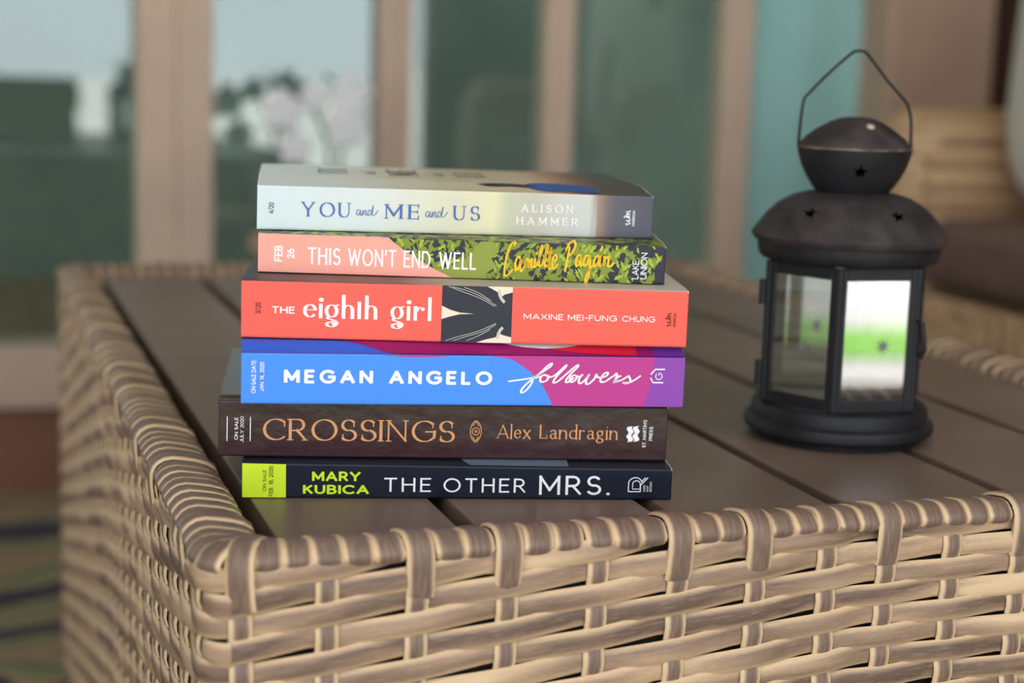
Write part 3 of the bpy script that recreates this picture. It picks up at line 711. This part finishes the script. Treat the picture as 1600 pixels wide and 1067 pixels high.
on_spine('date_lettering', rows(place(letters('ON-SALE DATE:', SANS(.17)), 5.7, 22.9, 0, cap=2.3, rot=True, ub=7.5), place(letters('JAN. 14, 2020', SANS(.17)), 6.7, 21.9, 0, cap=2.2, rot=True, ub=11.6)), M['white_ink'], b3)

# --- the eighth girl
coral = (244, 100, 86)
b4, zt4 = book('coral red paperback with a dark picture panel on its spine, fourth from the bottom', (.1412, .8672, .0829), -13.5, .2320, .0299, .155, .0003, .010,
    (sp(coral), rampmat('cover_print', [(0, (48, 50, 60)), (24, (52, 50, 58)), (32, (92, 62, 60)), (80, (120, 80, 74)), (110, (200, 184, 170)), (231, (214, 200, 188))], rough=.4)), .43, .2306)
DID = lambda d, t: .05 + .175 * abs(sin(d)) ** 1.3
def didone(L_):
    V, F, X = [], [], 0
    G = {'e': (.78, [[(.10, .56), (.66, .56)] + A(.38, .5, .32, .47, 8, 318, 30)]), 'i': (.34, [[(.15, 0), (.15, 1)]]), 'h': (.86, [[(.15, 0), (.15, 1.72)], A(.42, .62, .27, .36, 175, 0, 14) + [(.69, 0)]]),
         't': (.36, [[(.15, 0), (.15, 1.22)]]), 'r': (.82, [[(.15, 0), (.15, 1)], A(.46, .72, .2, .26, 175, 75, 10)]), 'l': (.34, [[(.15, 0), (.15, 1.72)]]),
         'g': (.86, [O(.38, .52, .31, .46), [(.42, .06), (.5, -.02), (.66, -.10), (.74, -.22), (.6, -.34)][:0] or [(.2, .1), (.16, -.05), (.40, -.15), (.62, -.27), (.70, -.42), (.58, -.62), (.36, -.70), (.14, -.60), (.12, -.42), (.30, -.34), (.56, -.26)], [(.60, .94), (.80, 1.0)]])}
    for ch in L_:
        adv, st = G[ch]
        for q, s_ in enumerate(st):
            p = [(X + x, y) for x, y in (catmull(s_, 6) if ch == 'g' and q == 1 else s_)]
            R = ribbon(p, DID if not (ch in 'itrlh' and q == 0) else (lambda d, t: .225)); n = len(V)
            for a, b_ in R: V += [a, b_]
            for i in range(len(R) - 1): F.append((n + 2 * i, n + 2 * i + 1, n + 2 * i + 3, n + 2 * i + 2))
        dots = {'i': (.17, 1.36, .16), 'r': (.62, .84, .13), 'g': (.50, -.46, .12)}.get(ch)
        if dots:
            n = len(V); V += [(X + dots[0] + dots[2] * cos(2 * pi * k / 20), dots[1] + dots[2] * sin(2 * pi * k / 20)) for k in range(20)]; F.append(tuple(range(n, n + 20)))
        X += adv + .09
    return V, F
on_spine('title_lettering', rows(place(letters('THE', SANS(.18, .2)), 15.8, 27.3, 13.1, cap=3.7), place(didone('eighth'), 31.5, 69.6, 11.5, cap=6.75), place(didone('girl'), 76.3, 97.4, 11.4, cap=6.75)), M['white_ink'], b4)
on_spine('picture_panel', poly((102.7, .3), (139.2, .3), (139.2, 29.8), (102.7, 29.8)), M['navy_ink'], b4, .00012, 'dark printed picture panel')
on_spine('picture_shapes', rows(poly((102.7, 12.2), (107, 13.6), (112, 14.9), (119.5, 15.3), (112, 15.8), (107, 17.2), (102.7, 19.2)),
    poly((126, 29.8), (139.2, 29.8), (139.2, 27.0), (135, 25.8), (132.6, 23.8), (131.6, 26.8), (128.8, 28.4)), poly((121, .3), (139.2, .3), (139.2, 3.4), (135, 4.4), (132.6, 5.4), (131, 3.2), (126, 2.0))), M['cream_ink'], b4, .0002)
on_spine('picture_strands', rows(strokes([A(143.5, 27.5, 11.3, 8.6, 176, 222, 14), A(143.5, 3.2, 11.3, 8.6, 184, 142, 14)], 1.5, False), strokes([[(106, 29.4), (112, 27.2), (118, 25.2), (124, 22.8), (130, 19.5)], [(108, 29.2), (116, 27.2), (123, 24.4), (131, 19.8)], [(114, 29), (121, 26.6), (128, 22.4)], [(105, .8), (111, 3.0), (118, 5.0), (124, 7.2), (131, 10.6)], [(109, 1.0), (116, 3.4), (124, 6.0), (131, 9.8)], [(116, 1.2), (122, 3.8), (128, 7.2)]], .28)), mat('pale_strand_print', (206, 200, 190), .4, .3), b4, .00028)
on_spine('author_lettering', rows(place(letters('MAXINE', SANS(.15, .28, 1.25)), 145.2, 165.9, 13.1, cap=3.1), place(letters('MEI-FUNG', SANS(.15, .28, 1.25)), 168.3, 194.2, 13.1, cap=3.1), place(letters('CHUNG', SANS(.15, .28, 1.25)), 196.9, 214.3, 13.1, cap=3.1)), M['white_ink'], b4)
on_spine('date_lettering', place(letters('3/20', SANS(.16)), 12.7, 18.6, 0, cap=2.8, rot=True, ub=10.1), M['darkred_ink'], b4)
WM = [[(0, 2.4), (.9, 3.1), (.7, 1.2), (1.1, .2), (2.2, 1.2), (3.0, 3.0), (2.8, 1.0), (3.4, .2), (4.6, 1.4), (5.6, 3.6), (5.4, 4.6), (4.6, 4.0)], [(5.0, 3.2), (5.2, .4), (6.0, 2.6), (6.9, 2.9), (6.7, .4), (7.6, 2.6), (8.5, 2.8), (8.4, .6), (9.4, .9)]]
def wm(v0, v1, ub, cap):
    V, F = strokes(WM, .55); return place((V, F), v0, v1, 0, v1=cap, rot=True, ub=ub)
on_spine('publisher_mark', rows(wm(10.9, 18.7, 222.9, 3.3), place(letters('MORROW', SANS(.16)), 10.8, 18.4, 0, cap=1.4, rot=True, ub=225.3)), M['darkred_ink'], b4)

# --- This Won't End Well
b5, zt5 = book('salmon and leafy green paperback with yellow brush lettering, second from the top', (.1542, .8938, .1134), -16.2, .2160, .0206, .140, .0003, .010, (M['navy_ink'], M['leaf']), .44, .2143)
LR_ = random.Random(11)
def shards(n, big, small):
    V, F = [], []
    while len(F) < n:
        cx_, cz_ = LR_.uniform(66, 212), LR_.uniform(0, 20.5)
        if cx_ < 68 + (20.5 - cz_) * 1.5: continue
        if 197 < cx_ < 207 and LR_.random() < .7: continue
        q = LR_.choice((.7, 1.0, -.8, 2.2, 1.5)) + LR_.uniform(-.35, .35); L_ = LR_.uniform(small, big); w_ = L_ * LR_.uniform(.22, .42)
        pts = [(-L_, 0), (-L_ * .3, w_), (-L_ * .1, w_ * .55), (L_ * .35, w_ * 1.2), (L_ * .3, w_ * .4), (L_, 0), (L_ * .2, -w_), (L_ * .05, -w_ * .4), (-L_ * .4, -w_ * .9)]
        n0 = len(V); V += [(min(213.5, max(60, cx_ + x * cos(q) - y * sin(q))), min(20.3, max(.3, cz_ + x * sin(q) + y * cos(q)))) for x, y in pts]; F.append(tuple(range(n0, n0 + 9)))
    return V, F
on_spine('leaf_print', shards(210, 5.4, 2.6), mat('olive_leaf_print', (132, 146, 46), .4, .3), b5, .00008, step=8e-7)
on_spine('leaf_print', shards(95, 3.4, 1.6), mat('lime_leaf_print', (166, 186, 60), .4, .3), b5, .00023, step=8e-7)
on_spine('leaf_print', shards(45, 2.6, 1.2), M['navy_ink'], b5, .00032, step=8e-7)
edge = catmull([(68.5, 20.6), (72, 17.6), (78, 13.4), (86, 8.6), (94, 4.2), (103, .3)], 4)
on_spine('salmon_panel', poly(*([(.3, .3), (.3, 20.6)] + edge)), mat('salmon_print', (250, 168, 150), .4, .4), b5, .00042, 'plain salmon panel')
ol = mat('olive_print', (142, 152, 54), .4, .4)
on_spine('olive_shape', poly((103.2, .3), (94, 4.4), (100, 6), (108, 9), (113, 15), (117, 20), (124, 20.2), (127, 15), (123, 11), (126, 7), (120, 3), (121, .3)), ol, b5, .00038)
def hand(t_, wd=.125): return letters(t_, (wd, wd * .85, .4, 0, .17, .62))
on_spine('title_lettering', rows(place(hand('THIS'), 26.4, 43.7, 4.9, cap=9.1), place(hand("WON'T"), 47.5, 72.8, 4.9, cap=9.1), place(hand('END'), 76.7, 90.9, 4.9, cap=9.1), place(hand('WELL'), 95.3, 115.0, 4.8, cap=9.1)), M['white_ink'], b5, .0005)
CA = [[(388, 195), (400, 178), (375, 182), (345, 225), (328, 290), (325, 335), (345, 340), (385, 308)],
      [(440, 255), (420, 248), (402, 280), (408, 312), (428, 300), (445, 262), (440, 300), (450, 318), (470, 295)],
      [(480, 262), (472, 300), (478, 268), (495, 258), (500, 300), (505, 272), (522, 258), (522, 298), (535, 290)],
      [(550, 255), (543, 296), (560, 292)], [(556, 232), (562, 226)],
      [(560, 292), (592, 225), (596, 190), (582, 225), (578, 285), (600, 288)], [(600, 288), (634, 222), (640, 188), (626, 225), (622, 290), (642, 286)], 
      [(640, 228), (672, 222)], [(655, 300), (652, 250), (664, 200), (655, 260), (658, 305), (675, 296)], [(672, 272), (705, 258), (702, 236), (682, 248), (676, 290), (692, 302), (720, 280)],
      [(800, 195), (788, 250), (772, 318)], [(770, 215), (800, 178), (830, 168), (842, 190), (820, 225), (790, 242)],
      [(885, 238), (865, 238), (850, 268), (858, 290), (878, 275), (890, 242), (888, 285), (905, 282)],
      [(945, 240), (925, 238), (908, 265), (918, 288), (938, 272), (950, 240), (955, 290), (948, 340), (930, 374), (928, 345), (960, 300), (985, 282)],
      [(1020, 240), (1000, 240), (985, 265), (990, 290), (1012, 275), (1028, 240), (1026, 285), (1040, 285)], [(1028, 215), (1045, 190)],
      [(1062, 238), (1058, 285), (1068, 255), (1088, 240), (1092, 262), (1090, 285), (1110, 288), (1140, 268)]]
cv_ = strokes([[(x, -y) for x, y in s_] for s_ in CA], lambda d, t: 7 + 9 * abs(sin(d - .3)))
on_spine('author_lettering', ([(130.2 + (x - 325) / (1140 - 325) * 58.3, 5.6 + (y + 310) * .1095 + (x - 325) / 815 * 1.2) for x, y in cv_[0]], cv_[1]), M['brush_yellow'], b5, .0005)
on_spine('publisher_lettering', rows(place(letters('LAKE', SANS(.13)), 2.7, 12.4, 0, cap=3.4, rot=True, ub=201.3), place(letters('UNION', SANS(.13)), 2.8, 17.0, 0, cap=3.4, rot=True, ub=205.7)), M['white_ink'], b5, .0005)
on_spine('date_lettering', rows(place(letters('FEB', SANS(.2)), 5.9, 14.4, 0, cap=4.4, rot=True, ub=13.2), place(letters('26', SANS(.2)), 7.6, 13.0, 0, cap=4.0, rot=True, ub=19.4)), M['white_ink'], b5, .0005)

# --- You and Me and Us
stops = [(0, (222, 236, 240)), (60, (228, 234, 232)), (90, (232, 230, 206)), (108, (228, 224, 196)), (126, (240, 232, 190)), (134, (208, 208, 180)), (150, (206, 200, 184)), (162, (214, 210, 202)), (178, (216, 216, 212)), (181.2, (214, 212, 206)), (181.6, (170, 146, 130)), (188, (132, 112, 108)), (193, (98, 94, 106)), (211, (84, 82, 98))]
stops2 = [(0, (216, 222, 218)), (60, (216, 218, 204)), (100, (212, 200, 166)), (150, (218, 198, 164)), (165, (196, 152, 116)), (178, (128, 92, 70)), (190, (84, 66, 62)), (211, (66, 58, 62))]
stops = [(p, tuple(v * .955 for v in c)) for p, c in stops]
stops2 = [(p, tuple(min(255, v * 1.08) for v in c)) for p, c in stops2]
b6, zt6 = book('pale cream paperback with blue and white lettering, top of the stack', (.1557, .9050, .1347), -10.9, .2145, .0236, .140, .0025, .040, (rampmat('spine_print', stops, streak=.04), rampmat('cover_print', stops2, streak=.05, rough=.3, spec=.7)), .52, .2111)
SY = (.15, .045, radians(10), .11, .18, .94)
AND = [[(30, 5), (10, 42), (0, 20), (22, 62)][:0] or [(28, 50), (10, 52), (0, 22), (14, 2), (32, 30), (40, 50), (36, 12), (44, 2), (56, 20)], [(62, 50), (58, 2), (72, 40), (86, 50), (86, 8), (96, 4), (106, 22)], [(136, 46), (116, 52), (106, 20), (120, 2), (140, 34), (156, 96), (146, 30), (150, 4), (172, 12), (200, 52)]]
def andw(): return strokes(AND, lambda d, t: 3.5 + 4.5 * abs(sin(d - .5)))
def andp(u0, u1, v): V, F = andw(); k = (u1 - u0) / 200; return [(u0 + x * k, v + y * k * 1.0) for x, y in V], F
on_spine('title_lettering', rows(place(letters('YOU', SY), 22.9, 49.6, 7.6, cap=7.8), place(letters('ME', SY), 66.9, 85.8, 7.6, cap=7.8), place(letters('US', SY), 103.7, 118.7, 7.7, cap=7.8), andp(52.4, 63.9, 8.9), andp(89.4, 101.2, 8.9)), M['blue_ink'], b6)
SA = (.18, .08, radians(10), .09, .40, .92)
on_spine('author_lettering', rows(place(letters('ALISON', SA), 140.5, 169.2, 13.1, cap=4.2), place(letters('HAMMER', SA), 138.2, 172.1, 6.2, cap=4.2)), M['white_ink'], b6)
on_spine('date_lettering', place(letters('4/20', SANS(.14)), 8.6, 14.6, 0, cap=2.7, rot=True, ub=8.8), M['black_ink'], b6)
on_spine('publisher_mark', rows(wm(7.2, 15.7, 201.0, 3.9), place(letters('MORROW', SANS(.18)), 7.0, 15.5, 0, cap=1.5, rot=True, ub=203.4)), M['white_ink'], b6)
def on_cover(t_, ub, y0, y1, cap):     # words of the front cover read away from the spine
    V, F = letters(t_, SY); xs = [p[0] for p in V]; a, c = min(xs), max(xs)
    return [(ub - y * cap, y0 + (x - a) / (c - a) * (y1 - y0)) for x, y in V], F
def on_cover_script(ub, y0, y1):
    V, F = andw(); k = (y1 - y0) / 200; return [(ub - y * k, y0 + x * k) for x, y in V], F
V_, F_ = rows(on_cover('YOU', 50, 62, 108, 17), on_cover('ME', 90, 60, 106, 17), on_cover('US', 129, 66, 102, 17), on_cover_script(66, 70, 90), on_cover_script(105, 70, 90))
on_top('cover_lettering', (V_, F_), mat('grey_ink', (74, 78, 98), .5, .3), b6, zt6, .0003)
on_top('cover_artwork', poly(*catmull([(119, 26), (128, 30), (140, 30), (148, 27), (152, 24), (146, 19), (138, 21), (126, 20), (119, 26)], 5)), mat('dark_hair_print', (52, 40, 34), .4, .3), b6, zt6, .0003)
on_top('cover_artwork', poly(*catmull([(145, 25), (150, 34), (162, 36), (176, 30), (184, 20), (186, 8), (178, 6), (168, 9), (158, 7), (150, 13), (145, 25)], 5)), mat('blue_shirt_print', (40, 92, 172), .4, .3), b6, zt6, .0003)

# ------------------------------------------------------------------ lantern
LX, LY = .5283, .9354
lan = thing('lantern', 'black metal lantern with glass sides, star cut-outs and a wire handle, right of the books', 'lantern', (LX, LY, T + .0004), 0)
def lathe_obj(name, prof, m, par, n=72, ang=40): return obj(name, add_lathe(bmesh.new(), prof, n), m, par, smooth=True, angle=ang)
lathe_obj('base', [(0, 0), (.051, 0), (.0515, .004), (.0565, .0046), (.0585, .0065), (.0588, .0095), (.0575, .0125), (.0546, .0138), (.0544, .0205), (.0530, .0222), (.0500, .0226), (0, .0226)], [M['lantern_metal']], lan)
R6, VA = .0528, radians(-124)
ZB, ZT = .0226, .1120
hv = [(R6 * cos(VA + k * pi / 3), R6 * sin(VA + k * pi / 3)) for k in range(6)]
def star(n, ro, ri, rot=0): return [((ro if i % 2 == 0 else ri) * cos(pi * i / n + rot), (ro if i % 2 == 0 else ri) * sin(pi * i / n + rot)) for i in range(2 * n)]
for k in range(6):
    a = Vector((*hv[k], 0)); b = Vector((*hv[(k + 1) % 6], 0)); e = (b - a).normalized(); n = Vector((e.y, -e.x, 0)); L = (b - a).length
    Mx = Matrix(((e.x, n.x, 0, a.x), (e.y, n.y, 0, a.y), (0, 0, 1, 0), (0, 0, 0, 1)))
    bm = bmesh.new(); t = .0058; g = .0004
    add_box(bm, g, t, -.0028, 0, ZB + .001, ZT - .001, bev=.0004, seg=1); add_box(bm, L - t, L - g, -.0028, 0, ZB + .001, ZT - .001, bev=.0004, seg=1)
    add_box(bm, t, L - t, -.0026, -.0002, ZB + .001, ZB + .0085, bev=.0004, seg=1); add_box(bm, t, L - t, -.0026, -.0002, ZT - .0085, ZT - .001, bev=.0004, seg=1)
    f = obj('side_frame', bm, M['lantern_metal'], lan); f.matrix_local = Mx
    p = obj('pane', box(t - .001, L - t + .001, -.0018, -.0010, ZB + .0080, ZT - .0080), M['lantern_glass'], f)
    sv = [(L * .60, .064), (L * .52, .0885)][:1] if k != 5 else [(L * .56, .062), (L * .72, .075)]
    V, F = [], []
    for (sx, sz) in sv:
        o = len(V); V += [(sx + x, -.0006, sz + z) for x, z in star(8, .0056, .0014, .2)]; F.append(tuple(range(o, o + 16)))
    obj('etched_star', (V, [], F), M['star_etch'], f)
    bm = bmesh.new(); add_tube(bm, [(L, -.0012, ZB + .002), (L, -.0012, ZT - .001)], .0021, 10)
    c_ = obj('corner_post', bm, M['lantern_metal'], lan); c_.matrix_local = Mx
# hinges and latch
bm = bmesh.new()
hx, hy = hv[5]
for z in (.034, .084):
    bm = bmesh.new(); add_tube(bm, [(hx * 1.05, hy * 1.05, z), (hx * 1.05, hy * 1.05, z + .015)], .0022, 10)
    obj('hinge', bm, M['lantern_metal'], lan, smooth=True, angle=40)
hx, hy = hv[1]; q = Vector((hx, hy, 0)).normalized()
bm = bmesh.new(); add_tube(bm, [tuple(q * .0525 + Vector((0, 0, .079))), tuple(q * .056 + Vector((0, 0, .078))), tuple(q * .0575 + Vector((0, 0, .070))), tuple(q * .0585 + Vector((0, 0, .063))), tuple(q * .0565 + Vector((0, 0, .058))), tuple(q * .0545 + Vector((0, 0, .060)))], .0016, 8)
obj('latch', bm, M['lantern_metal'], lan, smooth=True)
lathe_obj('collar', [(0, .1112), (.0500, .1112), (.0530, .1118), (.0548, .1135), (.0558, .1180), (.0560, .1232), (.0500, .1240), (0, .1240)], M['lantern_metal'], lan)
def shell(outer, th): 
    inn = [(max(0, r - th * .8), z - th) for r, z in outer]; return outer + inn[::-1] + [outer[0]]
def cut_stars(o, spots, size):
    """punch five-pointed holes through the sheet metal"""
    for (az, r, z, elev) in spots:
        bm = bmesh.new(); pts = star(5, size, size * .42, pi / 2)
        lo_ = [bm.verts.new((x, y, -.007)) for x, y in pts]; hi_ = [bm.verts.new((x, y, .007)) for x, y in pts]
        bm.faces.new(lo_[::-1]); bm.faces.new(hi_)
        for i in range(10): j = (i + 1) % 10; bm.faces.new((lo_[i], lo_[j], hi_[j], hi_[i]))
        me = bpy.data.meshes.new('cut'); bm.to_mesh(me); bm.free(); c = bpy.data.objects.new('cut', me); COL.objects.link(c)
        d = Vector((cos(az) * cos(elev), sin(az) * cos(elev), sin(elev)))
        c.matrix_world = Matrix.Translation(Vector((r * cos(az) + LX, r * sin(az) + LY, T + z))) @ d.to_track_quat('Z', 'Y').to_matrix().to_4x4()
        md = o.modifiers.new('b', 'BOOLEAN'); md.operation = 'DIFFERENCE'; md.object = c; md.solver = 'EXACT'
        bpy.context.view_layer.update(); dg = bpy.context.evaluated_depsgraph_get()
        nm = bpy.data.meshes.new_from_object(o.evaluated_get(dg)); o.modifiers.clear(); o.data = nm
        bpy.data.objects.remove(c)
    o.data.polygons.foreach_set('use_smooth', [True] * len(o.data.polygons)); o.data.set_sharp_from_angle(angle=radians(35))
dome = [(.0565, .1235), (.0592, .1242), (.0600, .1262), (.0588, .1284), (.0560, .1325), (.0515, .1385), (.0445, .1452), (.0360, .1500), (.0280, .1522), (.0220, .1530)]
roof = lathe_obj('roof', shell(dome, .0012), M['lantern_dusty'], lan)
va = radians(-119.5)
cut_stars(roof, [(va - radians(30), .0470, .1425, radians(48)), (va + radians(36), .0470, .1425, radians(48)), (va + radians(150), .0470, .1425, radians(48))], .0060)
cupp = [(.0215, .1528), (.0245, .1560), (.0285, .1620), (.0320, .1690), (.0342, .1760), (.0350, .1800)]
cup = lathe_obj('chimney_cup', shell(cupp, .0010), M['lantern_metal'], lan)
cut_stars(cup, [(va + radians(8), .0305, .1675, radians(-25)), (va + radians(130), .0305, .1675, radians(-25)), (va - radians(115), .0305, .1675, radians(-25))], .0052)
obj('inner_disc', add_lathe(bmesh.new(), [(0, .1525), (.0212, .1525), (.0212, .1532), (0, .1532)], 48), M['dark_frame'], lan)
obj('worn_rim', add_lathe(bmesh.new(), [(.0340, .1797), (.0351, .1797), (.0352, .1805), (.0340, .1807)], 72), mat('worn_metal', (112, 94, 82), .5, .4, var=.4, vscale=90), lan)['label'] = 'scuffed bare metal edge'
lidp = [(.0320, .1792), (.0338, .1806), (.0332, .1828), (.0300, .1862), (.0240, .1908), (.0160, .1955), (.0100, .1978), (.0055, .1985), (0, .1986)]
lid = lathe_obj('lid', lidp, M['lantern_dusty'], lan)
bm = bmesh.new(); add_lathe(bm, [(0, 0), (.0026, .0002), (.0022, .0013), (0, .0018)], 16)
rv = obj('rivet', bm, M['brown_post'], lan, smooth=True); rv.location = (.0195 * cos(va + .45), .0195 * sin(va + .45), .1931); rv.rotation_euler = Vector((cos(va + .45) * .55, sin(va + .45) * .55, 1)).to_track_quat('Z', 'Y').to_euler()
rt = Vector((.9505, -.3107, 0)); bk_ = Vector((.311, .95, 0))
hp = [(-.0330, .1800), (-.0345, .1815), (-.0345, .1860), (-.0338, .2000), (-.0326, .2085), (-.0300, .2120), (-.0180, .2250), (-.0060, .2362), (-.0025, .2382), (.0015, .2382), (.0050, .2358), (.0170, .2215), (.0290, .2090), (.0318, .2040), (.0335, .1960), (.0340, .1860), (.0345, .1815), (.0330, .1800)]
bm = bmesh.new(); add_tube(bm, [tuple(rt * a + Vector((0, 0, z))) for a, z in catmull(hp, 4)], .00095, 10)
obj('handle', bm, M['lantern_metal'], lan, smooth=True)

# ------------------------------------------------------------------ wicker armchair with cushion and pillow
chair = thing('wicker_armchair', 'brown wicker armchair with a dark seat cushion, behind the lantern by the windows', 'chair', (1.31, 1.70, 0), 0)
def wick(bm_, x0, x1, y0, y1, z0, z1, bev): add_box(bm_, x0, x1, y0, y1, z0, z1, bev=bev, seg=5)
def ribs(bm_, pts, z0, z1, r=.012):
    for (x, y) in pts: add_tube(bm_, [(x, y, z0), (x, y, z1)], r, 8)
bm = bmesh.new(); add_box(bm, .012, .24, -.40, .40, .10, T - .082, bev=.01)
ribs(bm, [(.008, -.39 + .034 * i) for i in range(24)], .10, T - .084, .013)
obj('seat_base', bm, M['chair_wicker'], chair)
for yy in (.42, -.56):
    bm = bmesh.new(); wick(bm, -.03, .36, yy, yy + .14, .08, T + .172, .06)
    for i in range(16): 
        z = .11 + i * .03
        add_tube(bm, [(-.034, yy + .02, z), (-.034, yy + .12, z)], .010, 8); add_tube(bm, [(0, yy - .002, z), (.32, yy - .002, z)], .010, 8)
    obj('armrest', bm, M['chair_wicker'], chair, smooth=True, angle=40)
bm = bmesh.new(); wick(bm, .235, .37, -.415, .415, .08, T + .42, .045); obj('backrest', bm, M['chair_wicker'], chair, smooth=True, angle=40)
for fx in (.0, .25):
    for fy in (-.5, .46): obj('leg', box(fx, fx + .04, fy, fy + .05, .0125, .12), M['chair_wicker'], chair)
bm = bmesh.new(); add_box(bm, -.012, .23, -.41, .41, T - .078, T + .024, bev=.035, seg=6); 
cu = obj('seat_cushion', bm, M['cushion'], chair, smooth=True); cu['label'] = 'dark brown seat cushion'
bm = bmesh.new(); bmesh.ops.create_uvsphere(bm, u_segments=48, v_segments=24, radius=1)
for v in bm.verts:
    x, y, z = v.co; sq = lambda a: math.copysign(abs(a) ** .55, a)
    n_ = max(abs(y), abs(z)); v.co = (x * .075 * (1 - .25 * n_), sq(y) * .235, sq(z) * .235)
pil = obj('throw_pillow', bm, M['pillow'], None, smooth=True); tag(pil, 'white throw pillow with pale green print leaning on the wicker armchair', 'pillow')
pil.location = (1.31 + .142, 1.872, T + .265); pil.rotation_euler = (0, radians(4), 0)

# ------------------------------------------------------------------ rug, orchid, garden
bm = box(-2.2, 2.2, -1.6, 2.50, .0, .012, bev=.004, seg=1)
tag(obj('rug', bm, M['rug']), 'patterned rug of dark, beige and green wavy bands under the wicker table', 'rug')

# ------------------------------------------------------------------ orchid on a stand in front of the second pane
st_ = thing('plant_stand', 'slim wooden plant stand under the white orchid, in front of the second window pane', 'stand', (.545, 2.52, .0122))
obj('stand_top', add_lathe(bmesh.new(), [(0, T - .08), (.12, T - .08), (.12, T - .06), (0, T - .06)], 40), M['brown_post'], st_)
for k in range(3):
    bm = bmesh.new(); q = k * 2 * pi / 3; add_tube(bm, [(.10 * cos(q), .10 * sin(q), 0), (.07 * cos(q), .07 * sin(q), T - .08)], .012, 10); obj('leg', bm, M['brown_post'], st_)
orc = thing('orchid', 'white flowering orchid in a pale pot, in front of the second window pane', 'plant', (.545, 2.52, T - .0475))
orc.scale = (.8, .8, .8)
obj('pot', add_lathe(bmesh.new(), [(0, 0), (.045, 0), (.06, .09), (.066, .095), (.058, .095), (.045, .07), (0, .07)], 40), M['pot'], orc, smooth=True, angle=40)
for k in range(5):
    q = k * 1.257 + .3; bm = bmesh.new(); N = 8
    L_ = [(bm.verts.new((cos(q) * .14 * t - sin(q) * w_, sin(q) * .14 * t + cos(q) * w_, .075 + .09 * t - .10 * t * t)), ) for t in [i / N for i in range(N + 1)] for w_ in (-.022 * sin(pi * min(1, t * .9 + .1)), .022 * sin(pi * min(1, t * .9 + .1)))]
    L_ = [v[0] for v in L_]
    for i in range(N): bm.faces.new((L_[2 * i], L_[2 * i + 1], L_[2 * i + 3], L_[2 * i + 2]))
    bmesh.ops.solidify(bm, geom=bm.faces[:], thickness=.003); obj('leaf', bm, M['stem'], orc, smooth=True)
stems = [[(0, 0, .07), (-.01, 0, .18), (-.05, -.01, .25), (-.10, -.02, .24)], [(.01, 0, .07), (.02, 0, .18), (.02, -.01, .26), (-.02, -.03, .30)]]
for q in stems: bm = bmesh.new(); add_tube(bm, catmull(q, 6), .004, 8); obj('stem', bm, M['stem'], orc, smooth=True)
for (x, y, z, r) in ((-.10, -.03, .235, .036), (-.075, -.03, .165, .030), (.030, -.03, .262, .038), (.020, -.04, .205, .036), (-.04, -.04, .26, .026)):
    bm = bmesh.new()
    for k in range(5):
        q = k * 2 * pi / 5 + .3
        m4 = Matrix.Translation((x + cos(q) * r * .55, y, z + sin(q) * r * .55)) @ Matrix.Rotation(-q, 4, 'Y') @ Matrix.Diagonal((r * .62, r * .16, r * .45, 1))
        bmesh.ops.create_uvsphere(bm, u_segments=12, v_segments=8, radius=1, matrix=m4)
    obj('blossom', bm, M['petal'], orc, smooth=True)
